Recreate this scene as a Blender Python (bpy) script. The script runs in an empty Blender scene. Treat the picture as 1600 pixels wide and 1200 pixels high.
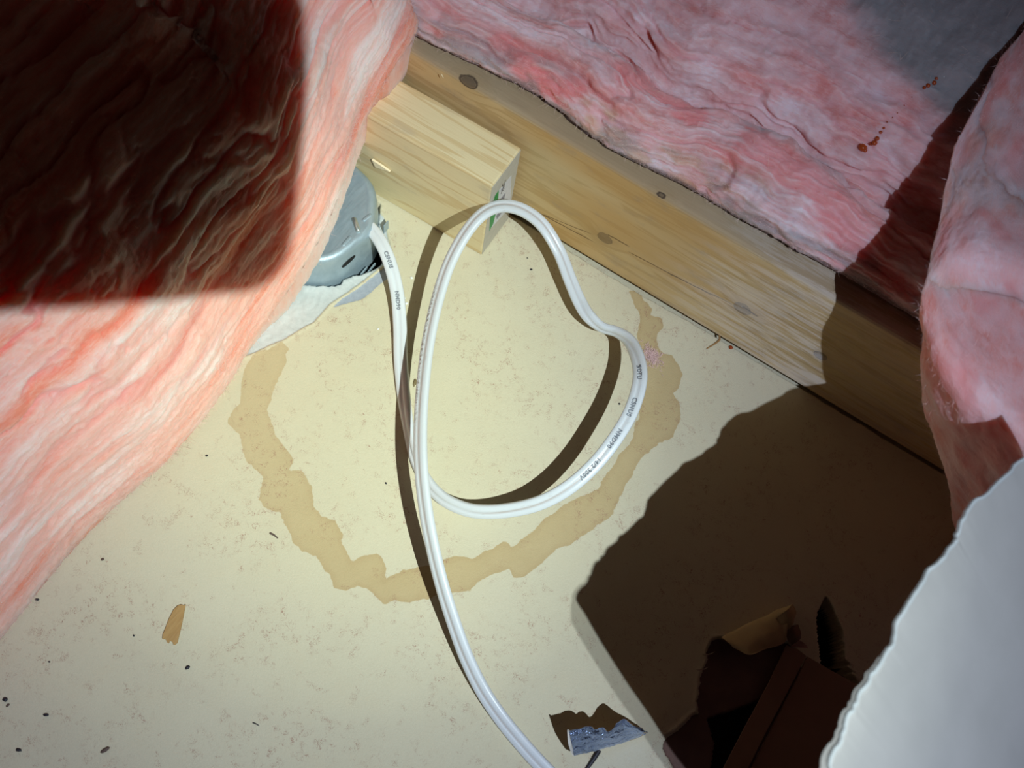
import bpy, bmesh, math
import numpy as np
from mathutils import Vector, Matrix

# ------------------------------------------------------------------ camera, light, exposure
C = np.array([176.6, -412.5, 681.5]); F = 1600.0          # camera position (mm), focal length in px of a 1600x1200 frame
_y, _p, _r = np.radians([-18.83, 65.86, 14.87])
D = np.array([np.cos(_p)*np.sin(_y), np.cos(_p)*np.cos(_y), -np.sin(_p)])
_rt = np.array([np.cos(_y), -np.sin(_y), 0.0]); _up = np.cross(_rt, D)
R = np.cos(_r)*_rt + np.sin(_r)*_up
U = -np.sin(_r)*_rt + np.cos(_r)*_up
S = 0.001                                                  # everything below is worked out in millimetres
scene = bpy.context.scene
COL = scene.collection

def frame_matrix(pos, fwd, up):
    f = Vector(fwd).normalized(); r_ = f.cross(Vector(up)).normalized(); u_ = r_.cross(f)
    m = Matrix((r_, u_, -f)).transposed().to_4x4(); m.translation = Vector(pos)*S
    return m

cd = bpy.data.cameras.new('camera'); cam = bpy.data.objects.new('camera', cd); COL.objects.link(cam)
cam.matrix_world = frame_matrix(C, D, U)
cd.sensor_fit = 'HORIZONTAL'; cd.sensor_width = 36; cd.lens = F*36/1600; cd.clip_start = 0.004; cd.clip_end = 20
cd.dof.use_dof = True; cd.dof.focus_distance = 0.70; cd.dof.aperture_fstop = 10.0
scene.camera = cam

w = bpy.data.worlds.new('attic_fill'); scene.world = w; w.use_nodes = True
w.node_tree.nodes['Background'].inputs[0].default_value = (1, 0.55, 0.40, 1)
w.node_tree.nodes['Background'].inputs[1].default_value = 0.012  # warm fill added in place of light bounced off the unseen roof

def cam_pt(x, y, z): return C + R*x + U*y + D*z
LAMP = cam_pt(300, -130, -400)                             # hand torch held to the right of and behind the phone
def ray(px, py): return D + R*((px-800)/F) - U*((py-600)/F)
def at_z(px, py, z=0.0):
    v = ray(px, py); return C + v*((z-C[2])/v[2])
def at_y(px, py, yy):
    v = ray(px, py); return C + v*((yy-C[1])/v[1])
AIM = at_z(545, 585, 0)
ld = bpy.data.lights.new('torch', 'SPOT'); lo = bpy.data.objects.new('torch', ld); COL.objects.link(lo)
lo.matrix_world = frame_matrix(LAMP, AIM-LAMP, (0, 0, 1))
ld.energy = 92; ld.spot_size = math.radians(100); ld.spot_blend = 0.4; ld.shadow_soft_size = 0.003
ld.use_nodes = True
lt = ld.node_tree
_em = lt.nodes['Emission']; _tc = lt.nodes.new('ShaderNodeTexCoord'); _sx = lt.nodes.new('ShaderNodeSeparateXYZ')
_ab = lt.nodes.new('ShaderNodeMath'); _ab.operation = 'ABSOLUTE'
_mr = lt.nodes.new('ShaderNodeMapRange'); _mr.inputs[1].default_value = math.cos(math.radians(40)); _mr.inputs[2].default_value = 1.0
_cr = lt.nodes.new('ShaderNodeValToRGB'); _el = _cr.color_ramp.elements   # the torch's beam: warm-green hot spot, bluer and weaker spill
_beam = [(40, .012, (.78, .90, 1.24)), (32, .03, (.78, .90, 1.24)), (25, .10, (.78, .90, 1.24)), (20, .19, (.79, .91, 1.20)), (17, .26, (.80, .92, 1.17)), (14, .325, (.81, .93, 1.13)),
         (11, .45, (.83, .95, 1.07)), (8, .66, (.85, .97, 1.0)), (5, .83, (.87, .985, .93)), (0, .90, (.87, .985, .90))]
_c40 = math.cos(math.radians(40))
for _k, (_a, _i, _c) in enumerate(_beam):
    _ps = (math.cos(math.radians(_a))-_c40)/(1-_c40)
    _x = _el[0] if _k == 0 else (_el[-1] if _k == len(_beam)-1 else _el.new(_ps))
    _x.position = _ps; _x.color = (*[v*_i for v in _c], 1)
lt.links.new(_tc.outputs['Normal'], _sx.inputs[0]); lt.links.new(_sx.outputs['Z'], _ab.inputs[0])
lt.links.new(_ab.outputs[0], _mr.inputs[0]); lt.links.new(_mr.outputs[0], _cr.inputs[0]); lt.links.new(_cr.outputs[0], _em.inputs[0])

scene.view_settings.view_transform = 'Standard'; scene.view_settings.look = 'None'
scene.view_settings.gamma = 1; scene.view_settings.use_curve_mapping = False
scene.view_settings.exposure = 0.0

# ------------------------------------------------------------------ helpers
rng = np.random.default_rng(7)

def _hash(ix, iy, seed):
    h = (ix.astype(np.int64)*374761393 + iy.astype(np.int64)*668265263 + seed*1442695041) & 0xffffffff
    h = ((h ^ (h >> 13))*1274126177) & 0xffffffff
    return ((h ^ (h >> 16)) & 0xffffff)/float(0xffffff)

def noise2(x, y, seed=0):
    """gradient-free value noise, smooth, 0..1"""
    ix = np.floor(x); iy = np.floor(y); fx = x-ix; fy = y-iy
    fx = fx*fx*fx*(fx*(fx*6-15)+10); fy = fy*fy*fy*(fy*(fy*6-15)+10)
    a = _hash(ix, iy, seed); b = _hash(ix+1, iy, seed); c = _hash(ix, iy+1, seed); d = _hash(ix+1, iy+1, seed)
    return (a*(1-fx)+b*fx)*(1-fy) + (c*(1-fx)+d*fx)*fy

def fbm(x, y, seed=0, octv=4, gain=0.5):
    t = np.zeros_like(x, dtype=float); amp = 1.0; tot = 0
    for k in range(octv):
        t += amp*noise2(x*2**k + 17.3*k, y*2**k - 9.1*k, seed+k*13); tot += amp; amp *= gain
    return t/tot

def sstep(a, b, x):
    t = np.clip((x-a)/(b-a), 0, 1); return t*t*(3-2*t)

def poly_sdf(px, py, poly):
    """signed distance to a closed polygon, negative inside"""
    d = np.full(px.shape, 1e9); ins = np.zeros(px.shape, bool); n = len(poly)
    for i in range(n):
        x0, y0 = poly[i]; x1, y1 = poly[(i+1) % n]
        ex, ey = x1-x0, y1-y0; L2 = ex*ex+ey*ey+1e-12
        t = np.clip(((px-x0)*ex+(py-y0)*ey)/L2, 0, 1)
        d = np.minimum(d, (px-x0-t*ex)**2+(py-y0-t*ey)**2)
        if y0 != y1:
            ins ^= ((y0 > py) != (y1 > py)) & (px < ex*(py-y0)/(y1-y0)+x0)
    return np.where(ins, -1, 1)*np.sqrt(d)

def floor_poly(pts, z=0.0): return [tuple(at_z(a, b, z)[:2]) for a, b in pts]

def catmull(P, n, closed=False):
    """P (k,m) control rows -> (n,m) samples, uniform Catmull-Rom"""
    P = np.asarray(P, float); k = len(P)
    t = np.linspace(0, k-1, n); i = np.minimum(t.astype(int), k-2); f = (t-i)[:, None]
    g = lambda j: P[np.clip(j, 0, k-1)]
    p0, p1, p2, p3 = g(i-1), g(i), g(i+1), g(i+2)
    return 0.5*((2*p1)+(-p0+p2)*f+(2*p0-5*p1+4*p2-p3)*f*f+(-p0+3*p1-3*p2+p3)*f**3)

def surf(G, nu, nv):
    """control grid (a,b,3) -> (nu,nv,3)"""
    G = np.asarray(G, float); a, b, c = G.shape
    A = catmull(G.reshape(a, b*c), nu).reshape(nu, b, c)
    B = catmull(A.transpose(1, 0, 2).reshape(b, nu*c), nv).reshape(nv, nu, c)
    return B.transpose(1, 0, 2)

def grid_normals(P):
    du = np.gradient(P, axis=0); dv = np.gradient(P, axis=1)
    n = np.cross(du, dv); return n/(np.linalg.norm(n, axis=2, keepdims=True)+1e-9)

def thing(name, label, cat, loc=(0, 0, 0), group=None):
    o = bpy.data.objects.new(name, None); COL.objects.link(o); o.empty_display_size = 0.02
    o.location = Vector(loc)*S; o['label'] = label; o['category'] = cat
    if group: o['group'] = group
    return o

def base_of(parent):
    b = Vector((0, 0, 0))
    while parent is not None:
        b = b + parent.location; parent = parent.parent
    return np.array(b)/S

def link(name, me, mat, parent=None, smooth=True):
    if mat is not None: me.materials.append(mat)
    o = bpy.data.objects.new(name, me); COL.objects.link(o)
    if parent is not None: o.parent = parent
    if smooth and len(me.polygons): me.polygons.foreach_set('use_smooth', np.ones(len(me.polygons), bool))
    me.update()
    return o

def mesh_raw(name, V, Q, mat, parent=None, origin=None, smooth=True, attrs=None, uv=None):
    """V (n,3) mm world, Q (m,3|4) int array"""
    V = np.asarray(V, float); Q = np.asarray(Q, np.int32)
    off = base_of(parent) if parent is not None else np.zeros(3)
    og = np.zeros(3) if origin is None else np.asarray(origin, float)
    me = bpy.data.meshes.new(name)
    me.vertices.add(len(V)); me.vertices.foreach_set('co', ((V-off-og)*S).astype(np.float32).ravel())
    k = Q.shape[1]
    me.loops.add(Q.size); me.loops.foreach_set('vertex_index', Q.ravel())
    me.polygons.add(len(Q)); me.polygons.foreach_set('loop_start', np.arange(0, Q.size, k, dtype=np.int32))
    me.update(calc_edges=True)
    for an, av in (attrs or {}).items():
        a = me.attributes.new(an, 'FLOAT', 'POINT'); a.data.foreach_set('value', np.asarray(av, np.float32).ravel())
    if uv is not None:
        l = me.uv_layers.new(name='UVMap'); l.data.foreach_set('uv', np.asarray(uv, np.float32)[Q.ravel()].ravel())
    o = link(name, me, mat, parent, smooth)
    o.location = Vector(og)*S
    return o

def grid_quads(nu, nv, wrap_v=False):
    i = np.arange(nu*nv).reshape(nu, nv)
    if wrap_v: i = np.c_[i, i[:, :1]]
    return np.stack([i[:-1, :-1], i[1:, :-1], i[1:, 1:], i[:-1, 1:]], -1).reshape(-1, 4)

def bm_obj(name, bm, mat, parent=None, origin=None, smooth=False):
    """bmesh given in mm world -> object"""
    off = base_of(parent) if parent is not None else np.zeros(3)
    og = np.zeros(3) if origin is None else np.asarray(origin, float)
    sh = Vector(off+og)
    for v in bm.verts: v.co = (v.co-sh)*S
    bmesh.ops.recalc_face_normals(bm, faces=bm.faces)
    me = bpy.data.meshes.new(name); bm.to_mesh(me); bm.free()
    o = link(name, me, mat, parent, smooth); o.location = Vector(og)*S
    return o

def bm_box(bm, lo_, hi_, bevel=0, seg=2, mat3=None):
    r_ = bmesh.ops.create_cube(bm, size=1)
    vs = r_['verts']
    for v in vs:
        v.co = Vector([lo_[k]+(v.co[k]+.5)*(hi_[k]-lo_[k]) for k in range(3)])
    if bevel:
        es = list({e for v in vs for e in v.link_edges})
        bmesh.ops.bevel(bm, geom=es, offset=bevel, segments=seg, affect='EDGES', profile=0.6)
    return bm

def prism(bm, top, thick, normal=(0, 0, 1)):
    """closed polygon (list of 3-vectors) extruded down by thick along -normal"""
    n = Vector(normal); vt = [bm.verts.new(Vector(p)) for p in top]; vb = [bm.verts.new(Vector(p)-n*thick) for p in top]
    bm.faces.new(vt); bm.faces.new(vb[::-1]); m = len(vt)
    for i in range(m): bm.faces.new((vt[i], vb[i], vb[(i+1) % m], vt[(i+1) % m]))

# ------------------------------------------------------------------ materials
class NT:
    def __init__(s, name):
        s.m = bpy.data.materials.new(name); s.m.use_nodes = True; s.t = s.m.node_tree
        s.b = s.t.nodes['Principled BSDF']; s.o = s.t.nodes['Material Output']
    def n(s, typ, ins=None, **kw):
        nd = s.t.nodes.new(typ)
        for k, v in kw.items(): setattr(nd, k, v)
        for k, v in (ins or {}).items(): s.set(nd.inputs[k], v)
        return nd
    def set(s, sock, v):
        if isinstance(v, bpy.types.NodeSocket): s.t.links.new(v, sock)
        elif isinstance(v, (tuple, list)) and len(v) == 3 and sock.type == 'RGBA': sock.default_value = (*v, 1)
        else: sock.default_value = v
    def math(s, op, a, b=0.0, c=0.0, clamp=False):
        nd = s.n('ShaderNodeMath', operation=op, use_clamp=clamp); s.set(nd.inputs[0], a); s.set(nd.inputs[1], b); s.set(nd.inputs[2], c)
        return nd.outputs[0]
    def mix(s, f, a, b, blend='MIX'):
        nd = s.n('ShaderNodeMix', data_type='RGBA', blend_type=blend)
        s.set(nd.inputs[0], f); s.set(nd.inputs[6], a); s.set(nd.inputs[7], b)
        return nd.outputs[2]
    def rng(s, v, a, b, c=0.0, d=1.0, smooth=True):
        nd = s.n('ShaderNodeMapRange', interpolation_type='SMOOTHSTEP' if smooth else 'LINEAR')
        for k, x in enumerate((v, a, b, c, d)): s.set(nd.inputs[k], x)
        return nd.outputs[0]
    def attr(s, name): return s.n('ShaderNodeAttribute', attribute_name=name).outputs['Fac']
    def noise(s, vec, scale, detail=3, rough=.55, dist=0.0, out='Fac'):
        nd = s.n('ShaderNodeTexNoise', {'Scale': scale, 'Detail': detail, 'Roughness': rough, 'Distortion': dist})
        if vec is not None: s.set(nd.inputs['Vector'], vec)
        return nd.outputs[out]
    def mapping(s, vec, scale=(1, 1, 1), rot=(0, 0, 0), loc=(0, 0, 0)):
        nd = s.n('ShaderNodeMapping', {'Scale': scale, 'Rotation': rot, 'Location': loc}); s.set(nd.inputs[0], vec); return nd.outputs[0]
    def obj(s): return s.n('ShaderNodeTexCoord').outputs['Object']
    def geo(s): return s.n('ShaderNodeNewGeometry').outputs['Position']
    def uv(s): return s.n('ShaderNodeTexCoord').outputs['UV']
    def bump(s, h, strength=.3, dist=.001):
        nd = s.n('ShaderNodeBump', {'Strength': strength, 'Distance': dist, 'Height': h}); s.t.links.new(nd.outputs[0], s.b.inputs['Normal']); return nd
    def base(s, c): s.set(s.b.inputs['Base Color'], c)
    def p(s, **kw):
        for k, v in kw.items(): s.set(s.b.inputs[k.replace('_', ' ')], v)
        return s

def plain(name, col, rough=.6, metal=0.0, var=.15, scale=300):
    t = NT(name); nz = t.noise(t.geo(), scale, 3)
    c1 = tuple(x*(1-var) for x in col); c2 = tuple(min(1, x*(1+var)) for x in col)
    t.base(t.mix(nz, c1, c2)); t.p(Roughness=rough, Metallic=metal); t.bump(nz, .15, .0005)
    return t.m

def fibre_material(name, deep, mid, pale, grey, scat=.022, wsc=(60, 420, 1), rad=(1.0, .45, .36)):
    t = NT(name); uv = t.uv()
    fine = t.noise(t.mapping(uv, (220, 1400, 1)), 1.0, 4, .6, .8)
    wisp = t.noise(t.mapping(uv, wsc), 1.0, 4, .6, 1.2)
    tone = t.math('ADD', t.math('MULTIPLY', t.attr('tone'), .76), t.math('MULTIPLY', wisp, .24))
    tone = t.math('ADD', tone, t.math('MULTIPLY', t.math('SUBTRACT', fine, .5), .30))
    c = t.mix(t.rng(tone, .22, .52), deep, mid)
    c = t.mix(t.rng(tone, .48, .80), c, pale)
    c = t.mix(t.math('MULTIPLY', t.attr('red'), .85), c, (.80, .20, .19))
    c = t.mix(t.math('MULTIPLY', t.attr('tan'), .75), c, (.56, .33, .20))
    c = t.mix(t.attr('dust'), c, grey)
    c = t.mix(t.attr('dirt_dark'), c, (.06, .045, .045))
    sp = t.noise(t.geo(), 900, 1); c = t.mix(t.rng(sp, .80, .84), c, (.98, .95, .93))
    t.base(c); t.p(Roughness=.75, Specular_IOR_Level=.25)
    t.b.inputs['Subsurface Weight'].default_value = .65
    t.b.inputs['Subsurface Radius'].default_value = rad
    t.b.inputs['Subsurface Scale'].default_value = scat
    t.b.inputs['Sheen Weight'].default_value = .2
    fuzz = t.noise(t.geo(), 750, 4, .7); h = t.math('ADD', t.math('ADD', t.math('MULTIPLY', fine, .7), wisp), t.math('MULTIPLY', fuzz, .9))
    t.bump(h, .40, .0012)
    return t.m

FIB_L = fibre_material('salmon_glass_fibre', (.90, .28, .17), (.93, .50, .40), (.94, .72, .64), (.42, .40, .40), .03)
FIB_R = fibre_material('rose_glass_fibre', (.80, .30, .25), (.85, .47, .45), (.84, .62, .63), (.24, .24, .24), wsc=(110, 160, 1))
FIB_D = fibre_material('dusty_rose_glass_fibre', (.66, .26, .23), (.74, .46, .45), (.80, .64, .66), (.27, .255, .25), wsc=(120, 300, 1))

def strand_material(name, col):
    t = NT(name); t.base(col); t.p(Roughness=.5, Specular_IOR_Level=.4)
    t.b.inputs['Subsurface Weight'].default_value = 0
    return t.m
STRAND_PALE = strand_material('pale_fibre_strand', (.88, .62, .58))
STRAND_TAN = strand_material('tan_fibre_strand', (.80, .55, .42))

# ------------------------------------------------------------------ floor: paper-faced board, heightfield with the cut hole and the tear
STAIN = [(395,556),(385,575),(378,600),(375,630),(360,648),(357,662),(375,675),(380,700),(388,722),(405,735),(412,745),(405,780),(412,792),(438,800),
 (450,825),(462,850),(470,862),(495,865),(515,900),(525,918),(545,922),(560,915),(580,925),(600,942),(618,935),(640,940),(668,935),(700,925),(735,925),
 (746,910),(770,895),(795,889),(803,906),(820,900),(842,880),(870,860),(900,845),(930,822),(958,800),(985,742),(1000,715),(1030,692),(1052,682),(1063,650),
 (1061,628),(1050,614),(1060,603),(1065,584),(1060,570),(1050,556),(1032,550),(1025,535),(1027,520),(1037,511),(1031,498),(1016,493),(1018,481),(1004,470),(1000,452),
 (984,455),(990,475),(1000,492),(999,505),(996,520),(1000,545),(1010,565),(1005,590),(1000,620),(998,655),(986,690),(960,725),(935,765),(895,785),
 (850,812),(830,835),(800,855),(790,847),(760,860),(735,875),(720,869),(695,875),(680,886),(650,888),(625,893),(600,906),(602,882),(590,867),(570,868),(550,880),
 (535,850),(533,835),(523,814),(500,808),(490,790),(486,762),(470,735),(450,738),(457,718),(453,708),(430,680),(420,655),(416,640),(430,602),(443,570),(450,545),(440,534),(420,545)]
GYP = [(370,560),(395,552),(420,540),(445,530),(460,520),(490,503),(502,490),(515,475),(525,468),(545,455),(570,436),(600,413),(612,400),(600,340),(520,250),(420,250),(350,400),(340,520)]
PLY = [(520,480),(530,470),(545,460),(570,442),(600,418),(608,420),(607,434),(592,445),(581,456),(566,467),(550,472)]
TEAR = [(1112,1000),(1104,1018),(1107,1030),(1100,1045),(1094,1060),(1092,1085),(1090,1098),(1093,1116),(1082,1118),(1060,1141),(1040,1152),(1036,1170),(1060,1215),(1240,1215),(1262,1060),(1240,1010),(1228,1004),(1180,1012),(1128,998)]
DEEP = [(1196,1092),(1150,1108),(1108,1122),(1120,1160),(1112,1220),(1160,1220)]
GAP = [(1290,933),(1301,950),(1314,983),(1319,1035),(1336,1066),(1310,1062),(1285,1042),(1280,1000),(1277,965)]
BOXC = np.array([-120.0, -99.8]); BOXROT = math.radians(-12.75)

xs = np.r_[np.arange(-540, -180, 3.0), np.arange(-180, -50, .9), np.arange(-50, 175, 1.9), np.arange(175, 372, 1.1), np.arange(372, 760, 4.0)]
ys = np.r_[np.arange(-760, -350, 3.0), np.arange(-350, -170, 1.15), np.arange(-170, -45, .9), np.arange(-45, -6, 2.2), np.arange(-6, 1, .7), np.arange(1, 64, 3)]
X, Y = np.meshgrid(xs, ys, indexing='ij'); Z = np.zeros_like(X)
n1 = fbm(X/9, Y/9, 3, 4)-.5; n2 = fbm(X/2.6, Y/2.6, 5, 3)-.5
stain = .7-poly_sdf(X, Y, floor_poly(STAIN)) + n1*3.5 + n2*1.6
gyp = -poly_sdf(X, Y, floor_poly(GYP)) + n2*.7
ply = -poly_sdf(X, Y, floor_poly(PLY)) + n2*.9
# hole around the box: octagon distance plus ragged paper
ca, sa = math.cos(-BOXROT), math.sin(-BOXROT)
bx = (X-BOXC[0])*ca-(Y-BOXC[1])*sa; by = (X-BOXC[0])*sa+(Y-BOXC[1])*ca
_h = at_z(590, 412, 0)[:2]-BOXC; HA = math.atan2(_h[0]*sa+_h[1]*ca, _h[0]*ca-_h[1]*sa); print('HA', HA)
ang = np.arctan2(by, bx); rr = np.hypot(bx, by)
a8 = (ang+math.pi/8) % (math.pi/4)-math.pi/8
octd = rr*np.cos(a8)
holeR = 52.2 + 8.5*np.exp(-((ang-HA)/.30)**2) + (fbm(ang*9+40, rr*0+3, 11, 4)-.5)*4.0*(1-sstep(.1, .5, ang))-1.4*sstep(.1, .5, ang)*(1-sstep(1.5, 2, ang))
hole = holeR-octd + n2*1.2
tear = -poly_sdf(X, Y, floor_poly(TEAR)) + n2*2.2
deep = -poly_sdf(X, Y, floor_poly(DEEP)) + n2*1.2
gap = -poly_sdf(X, Y, floor_poly(GAP)) + n2*1.2
Z += (fbm(X/60, Y/60, 21, 3)-.5)*1.6
slot = .25+2.3*np.exp(-((X-85)/70)**2)+(fbm(X/7, Y*0, 23, 3)-.5)*1.3
Z -= 7*sstep(-.5, .4, Y+slot)
gz = sstep(-.3, .5, gyp)
wr = np.sin((X*.8+Y*.9)/2.2 + (fbm(X/14, Y/14, 31, 3)-.5)*14)
Z -= gz*(1.1 - .22*wr*sstep(1, 8, gyp) + .5*(fbm(X/3, Y/3, 33, 3)-.5))
Z += .5*np.exp(-((gyp+1.2)/1.0)**2)
Z -= .45*sstep(-.3, .5, ply)*(1-gz)
Z -= 34*sstep(-.4, .8, hole)
Z += .9*np.exp(-((hole+2.5)/2.0)**2)*fbm(X/1.8, Y/1.8, 37, 2)
Z -= 4.0*sstep(-.4, .9, tear) + 9*sstep(-.3, 1.0, deep) + 36*sstep(-.4, 1.0, gap)
Z += .5*np.exp(-((tear+1.5)/1.5)**2)

t = NT('tan_paper_facing'); g = t.geo()
lowf = t.noise(g, 9, 3); mid = t.noise(g, 45, 4, .6); fin = t.noise(g, 700, 4, .7); fin2 = t.noise(g, 1800, 2, .6)
paper = t.mix(lowf, (.59, .545, .385), (.65, .605, .445))
paper = t.mix(t.math('MULTIPLY', t.rng(mid, .45, .75), .35), paper, (.63, .56, .385))
paper = t.mix(t.math('MULTIPLY', t.math('SUBTRACT', fin, .35), .55, clamp=True), paper, (.52, .45, .30))
stm = t.attr('stain'); sn = t.noise(g, 160, 3)
stm = t.math('ADD', stm, t.math('MULTIPLY', t.math('SUBTRACT', sn, .5), 1.6))
smask = t.rng(stm, -.15, .55)
edge = t.math('MULTIPLY', smask, t.rng(stm, 0.2, 5.0, 1.0, 0.0))
stc = t.mix(t.noise(g, 60, 3), (.47, .355, .175), (.53, .42, .225))
stc = t.mix(t.math('MULTIPLY', edge, .35), stc, (.42, .29, .14))
gx = t.n('ShaderNodeSeparateXYZ'); t.set(gx.inputs[0], g)
paper = t.mix(t.math('MULTIPLY', smask, t.rng(gx.outputs['X'], -.13, .09, .62, .95)), paper, stc)   # the stain dried darker towards the joist end
# brown fibre squiggles in the recycled paper, in clusters
sq = t.noise(g, 330, 2, .5, 1.5); line = t.rng(t.math('ABSOLUTE', t.math('SUBTRACT', sq, .5)), .010, .028, 1.0, 0.0)
cl = t.math('MULTIPLY', t.rng(t.noise(g, 21, 3, .6), .42, .62), t.rng(t.noise(g, 150, 2), .47, .62))
sq2 = t.noise(t.mapping(g, (1, 1, 1), (0, 0, .7), (3, 1, 2)), 480, 1, .5, 2.0)
line2 = t.rng(t.math('ABSOLUTE', t.math('SUBTRACT', sq2, .5)), .012, .03, 1.0, 0.0)
cl2 = t.rng(t.noise(g, 95, 2, .6, .5), .60, .68)
fl = t.math('MAXIMUM', t.math('MULTIPLY', line, cl), t.math('MULTIPLY', line2, cl2))
paper = t.mix(t.math('MULTIPLY', fl, .75), paper, (.31, .14, .10))
smu = t.rng(t.noise(g, 55, 4, .7, .6), .70, .80)
paper = t.mix(t.math('MULTIPLY', smu, .35), paper, (.30, .20, .15))
gy = t.attr('gyp'); gyc = t.mix(t.noise(g, 260, 4, .65), (.44, .48, .48), (.66, .69, .68))
gyc = t.mix(t.rng(gy, 6, 16, .0, .35), gyc, (.72, .75, .74))
pl = t.attr('ply'); c = t.mix(t.rng(pl, -.2, .3), paper, t.mix(t.noise(g, 400, 3), (.26, .30, .36), (.42, .46, .52)))
c = t.mix(t.rng(gy, -.1, .35), c, gyc)
c = t.mix(t.rng(t.attr('hole'), .35, .9), c, (.02, .02, .022))  # shade inside the hole painted in as near black
c = t.mix(t.rng(t.attr('tear'), -.05, .5), c, t.mix(t.noise(g, 70, 4), (.15, .085, .075), (.25, .15, .11)))
c = t.mix(t.rng(t.attr('deep'), -.05, .6), c, (.012, .008, .006))  # shade of the deepest tear painted near black
c = t.mix(t.rng(t.attr('gap'), -.05, .6), c, (.004, .003, .003))  # shadow in the gap put into the colour
t.base(c); t.p(Roughness=.7, Specular_IOR_Level=.3)
t.bump(t.math('ADD', t.math('ADD', fin, fin2), t.math('MULTIPLY', mid, 2.0)), .35, .0007)
PAPER = t.m
floor = mesh_raw('floor', np.stack([X, Y, Z], -1).reshape(-1, 3), grid_quads(*X.shape), PAPER,
                 attrs=dict(stain=stain, gyp=gyp, ply=ply, hole=hole, tear=tear, deep=deep, gap=gap))
floor['kind'] = 'structure'

# ------------------------------------------------------------------ wood
def wood(name, light, dark, knots, cracks, grain=(6, 90, 90), ring=22.0, gloss=.5, aniso=0.0, axis='XZ', warm=None, stainy=None, face0=0.0, topdirt=0, ringw=.55, ring0=.1):
    """object-space pine; knots = (u, v, radius_mm, darkness), cracks = (u0,v0,u1,v1) mm, in the plane named by axis"""
    t = NT(name); o = t.obj(); sx = t.n('ShaderNodeSeparateXYZ'); t.set(sx.inputs[0], o)
    ux = sx.outputs['X']; vz = sx.outputs[axis[1]]
    dev = None; kmask = None; halo = None
    for (ku, kv, kr, kd) in knots:
        du = t.math('MULTIPLY', t.math('SUBTRACT', ux, ku*S), .85); dv = t.math('SUBTRACT', vz, kv*S)
        dw = t.math('SUBTRACT', sx.outputs['Y' if axis == 'XZ' else 'Z'], face0*S)
        d = t.math('SQRT', t.math('ADD', t.math('ADD', t.math('MULTIPLY', du, du), t.math('MULTIPLY', dv, dv)), t.math('MULTIPLY', dw, dw)))
        d = t.math('ADD', d, t.math('MULTIPLY', t.math('SUBTRACT', t.noise(o, 140, 2), .5), kr*.5*S))
        km = t.math('MULTIPLY', t.rng(d, kr*1.06*S, kr*.86*S), kd)
        rim = t.math('MULTIPLY', t.rng(t.math('ABSOLUTE', t.math('SUBTRACT', d, kr*S)), .18*kr*S, .02*kr*S), kd)
        bend = t.math('MULTIPLY', t.rng(d, kr*4*S, 0), kr*1.6*S)
        hl = t.math('MULTIPLY', t.rng(d, kr*3.2*S, kr*S), .5)
        dev = bend if dev is None else t.math('ADD', dev, bend)
        km2 = t.math('MAXIMUM', t.math('MULTIPLY', km, .82), rim)
        kmask = km2 if kmask is None else t.math('MAXIMUM', kmask, km2)
        halo = hl if halo is None else t.math('MAXIMUM', halo, hl)
    cv = t.n('ShaderNodeCombineXYZ'); sy = sx.outputs['Y']
    t.set(cv.inputs[0], ux); t.set(cv.inputs[1], sy); t.set(cv.inputs[2], sx.outputs['Z'])
    vec = cv.outputs[0]
    if dev is not None:
        ad = t.n('ShaderNodeVectorMath', operation='ADD'); cz = t.n('ShaderNodeCombineXYZ')
        t.set(cz.inputs['YZ'.index(axis[1])+1], dev); t.set(ad.inputs[0], vec); t.set(ad.inputs[1], cz.outputs[0]); vec = ad.outputs[0]
    g1 = t.noise(t.mapping(vec, grain), 1.0, 3, .55, .4)
    g2 = t.noise(t.mapping(vec, (grain[0]*4, grain[1]*9, grain[2]*9)), 1.0, 3, .6)
    rings = t.math('SINE', t.math('MULTIPLY', g1, ring))
    f = t.math('ADD', t.math('MULTIPLY', t.rng(rings, ring0, 1.0), ringw), t.math('MULTIPLY', t.math('SUBTRACT', g2, .4), .6), clamp=True)
    c = t.mix(f, light, dark)
    if warm: c = t.mix(t.math('MULTIPLY', t.rng(t.noise(t.mapping(o, (5, 22, 22), loc=(3, 2, 1)), 1, 2), .45, .7), .6), c, warm)
    if stainy: c = t.mix(t.math('MULTIPLY', t.rng(t.noise(t.mapping(o, (26, 60, 60), loc=(1, 5, 2)), 1, 4, .6), .52, .72), .5), c, stainy)
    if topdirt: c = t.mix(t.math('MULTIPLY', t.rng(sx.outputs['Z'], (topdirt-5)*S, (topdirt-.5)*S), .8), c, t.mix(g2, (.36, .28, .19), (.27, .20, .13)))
    if halo is not None:
        c = t.mix(t.math('MULTIPLY', halo, .45), c, tuple(x*.62 for x in dark))
        kc = t.mix(t.noise(o, 330, 3), (.045, .03, .02), (.12, .082, .055)); c = t.mix(kmask, c, kc)
    cm = None
    for (u0, v0, u1, v1, wd) in cracks:
        L = math.hypot(u1-u0, v1-v0); cu, su = (u1-u0)/L, (v1-v0)/L
        a = t.math('SUBTRACT', ux, u0*S); b = t.math('SUBTRACT', vz, v0*S)
        al = t.math('ADD', t.math('MULTIPLY', a, cu), t.math('MULTIPLY', b, su))
        ac = t.math('SUBTRACT', t.math('MULTIPLY', b, cu), t.math('MULTIPLY', a, su))
        ac = t.math('ADD', ac, t.math('MULTIPLY', t.math('SUBTRACT', t.noise(o, 90, 3), .5), 2.2*S))
        m = t.math('MULTIPLY', t.rng(t.math('ABSOLUTE', ac), wd*S, wd*.4*S), t.math('MULTIPLY', t.rng(al, 0, .1*L*S), t.rng(al, L*S, .8*L*S)))
        cm = m if cm is None else t.math('MAXIMUM', cm, m)
    h = t.math('ADD', t.math('MULTIPLY', g2, .8), t.math('MULTIPLY', g1, .3))
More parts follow.
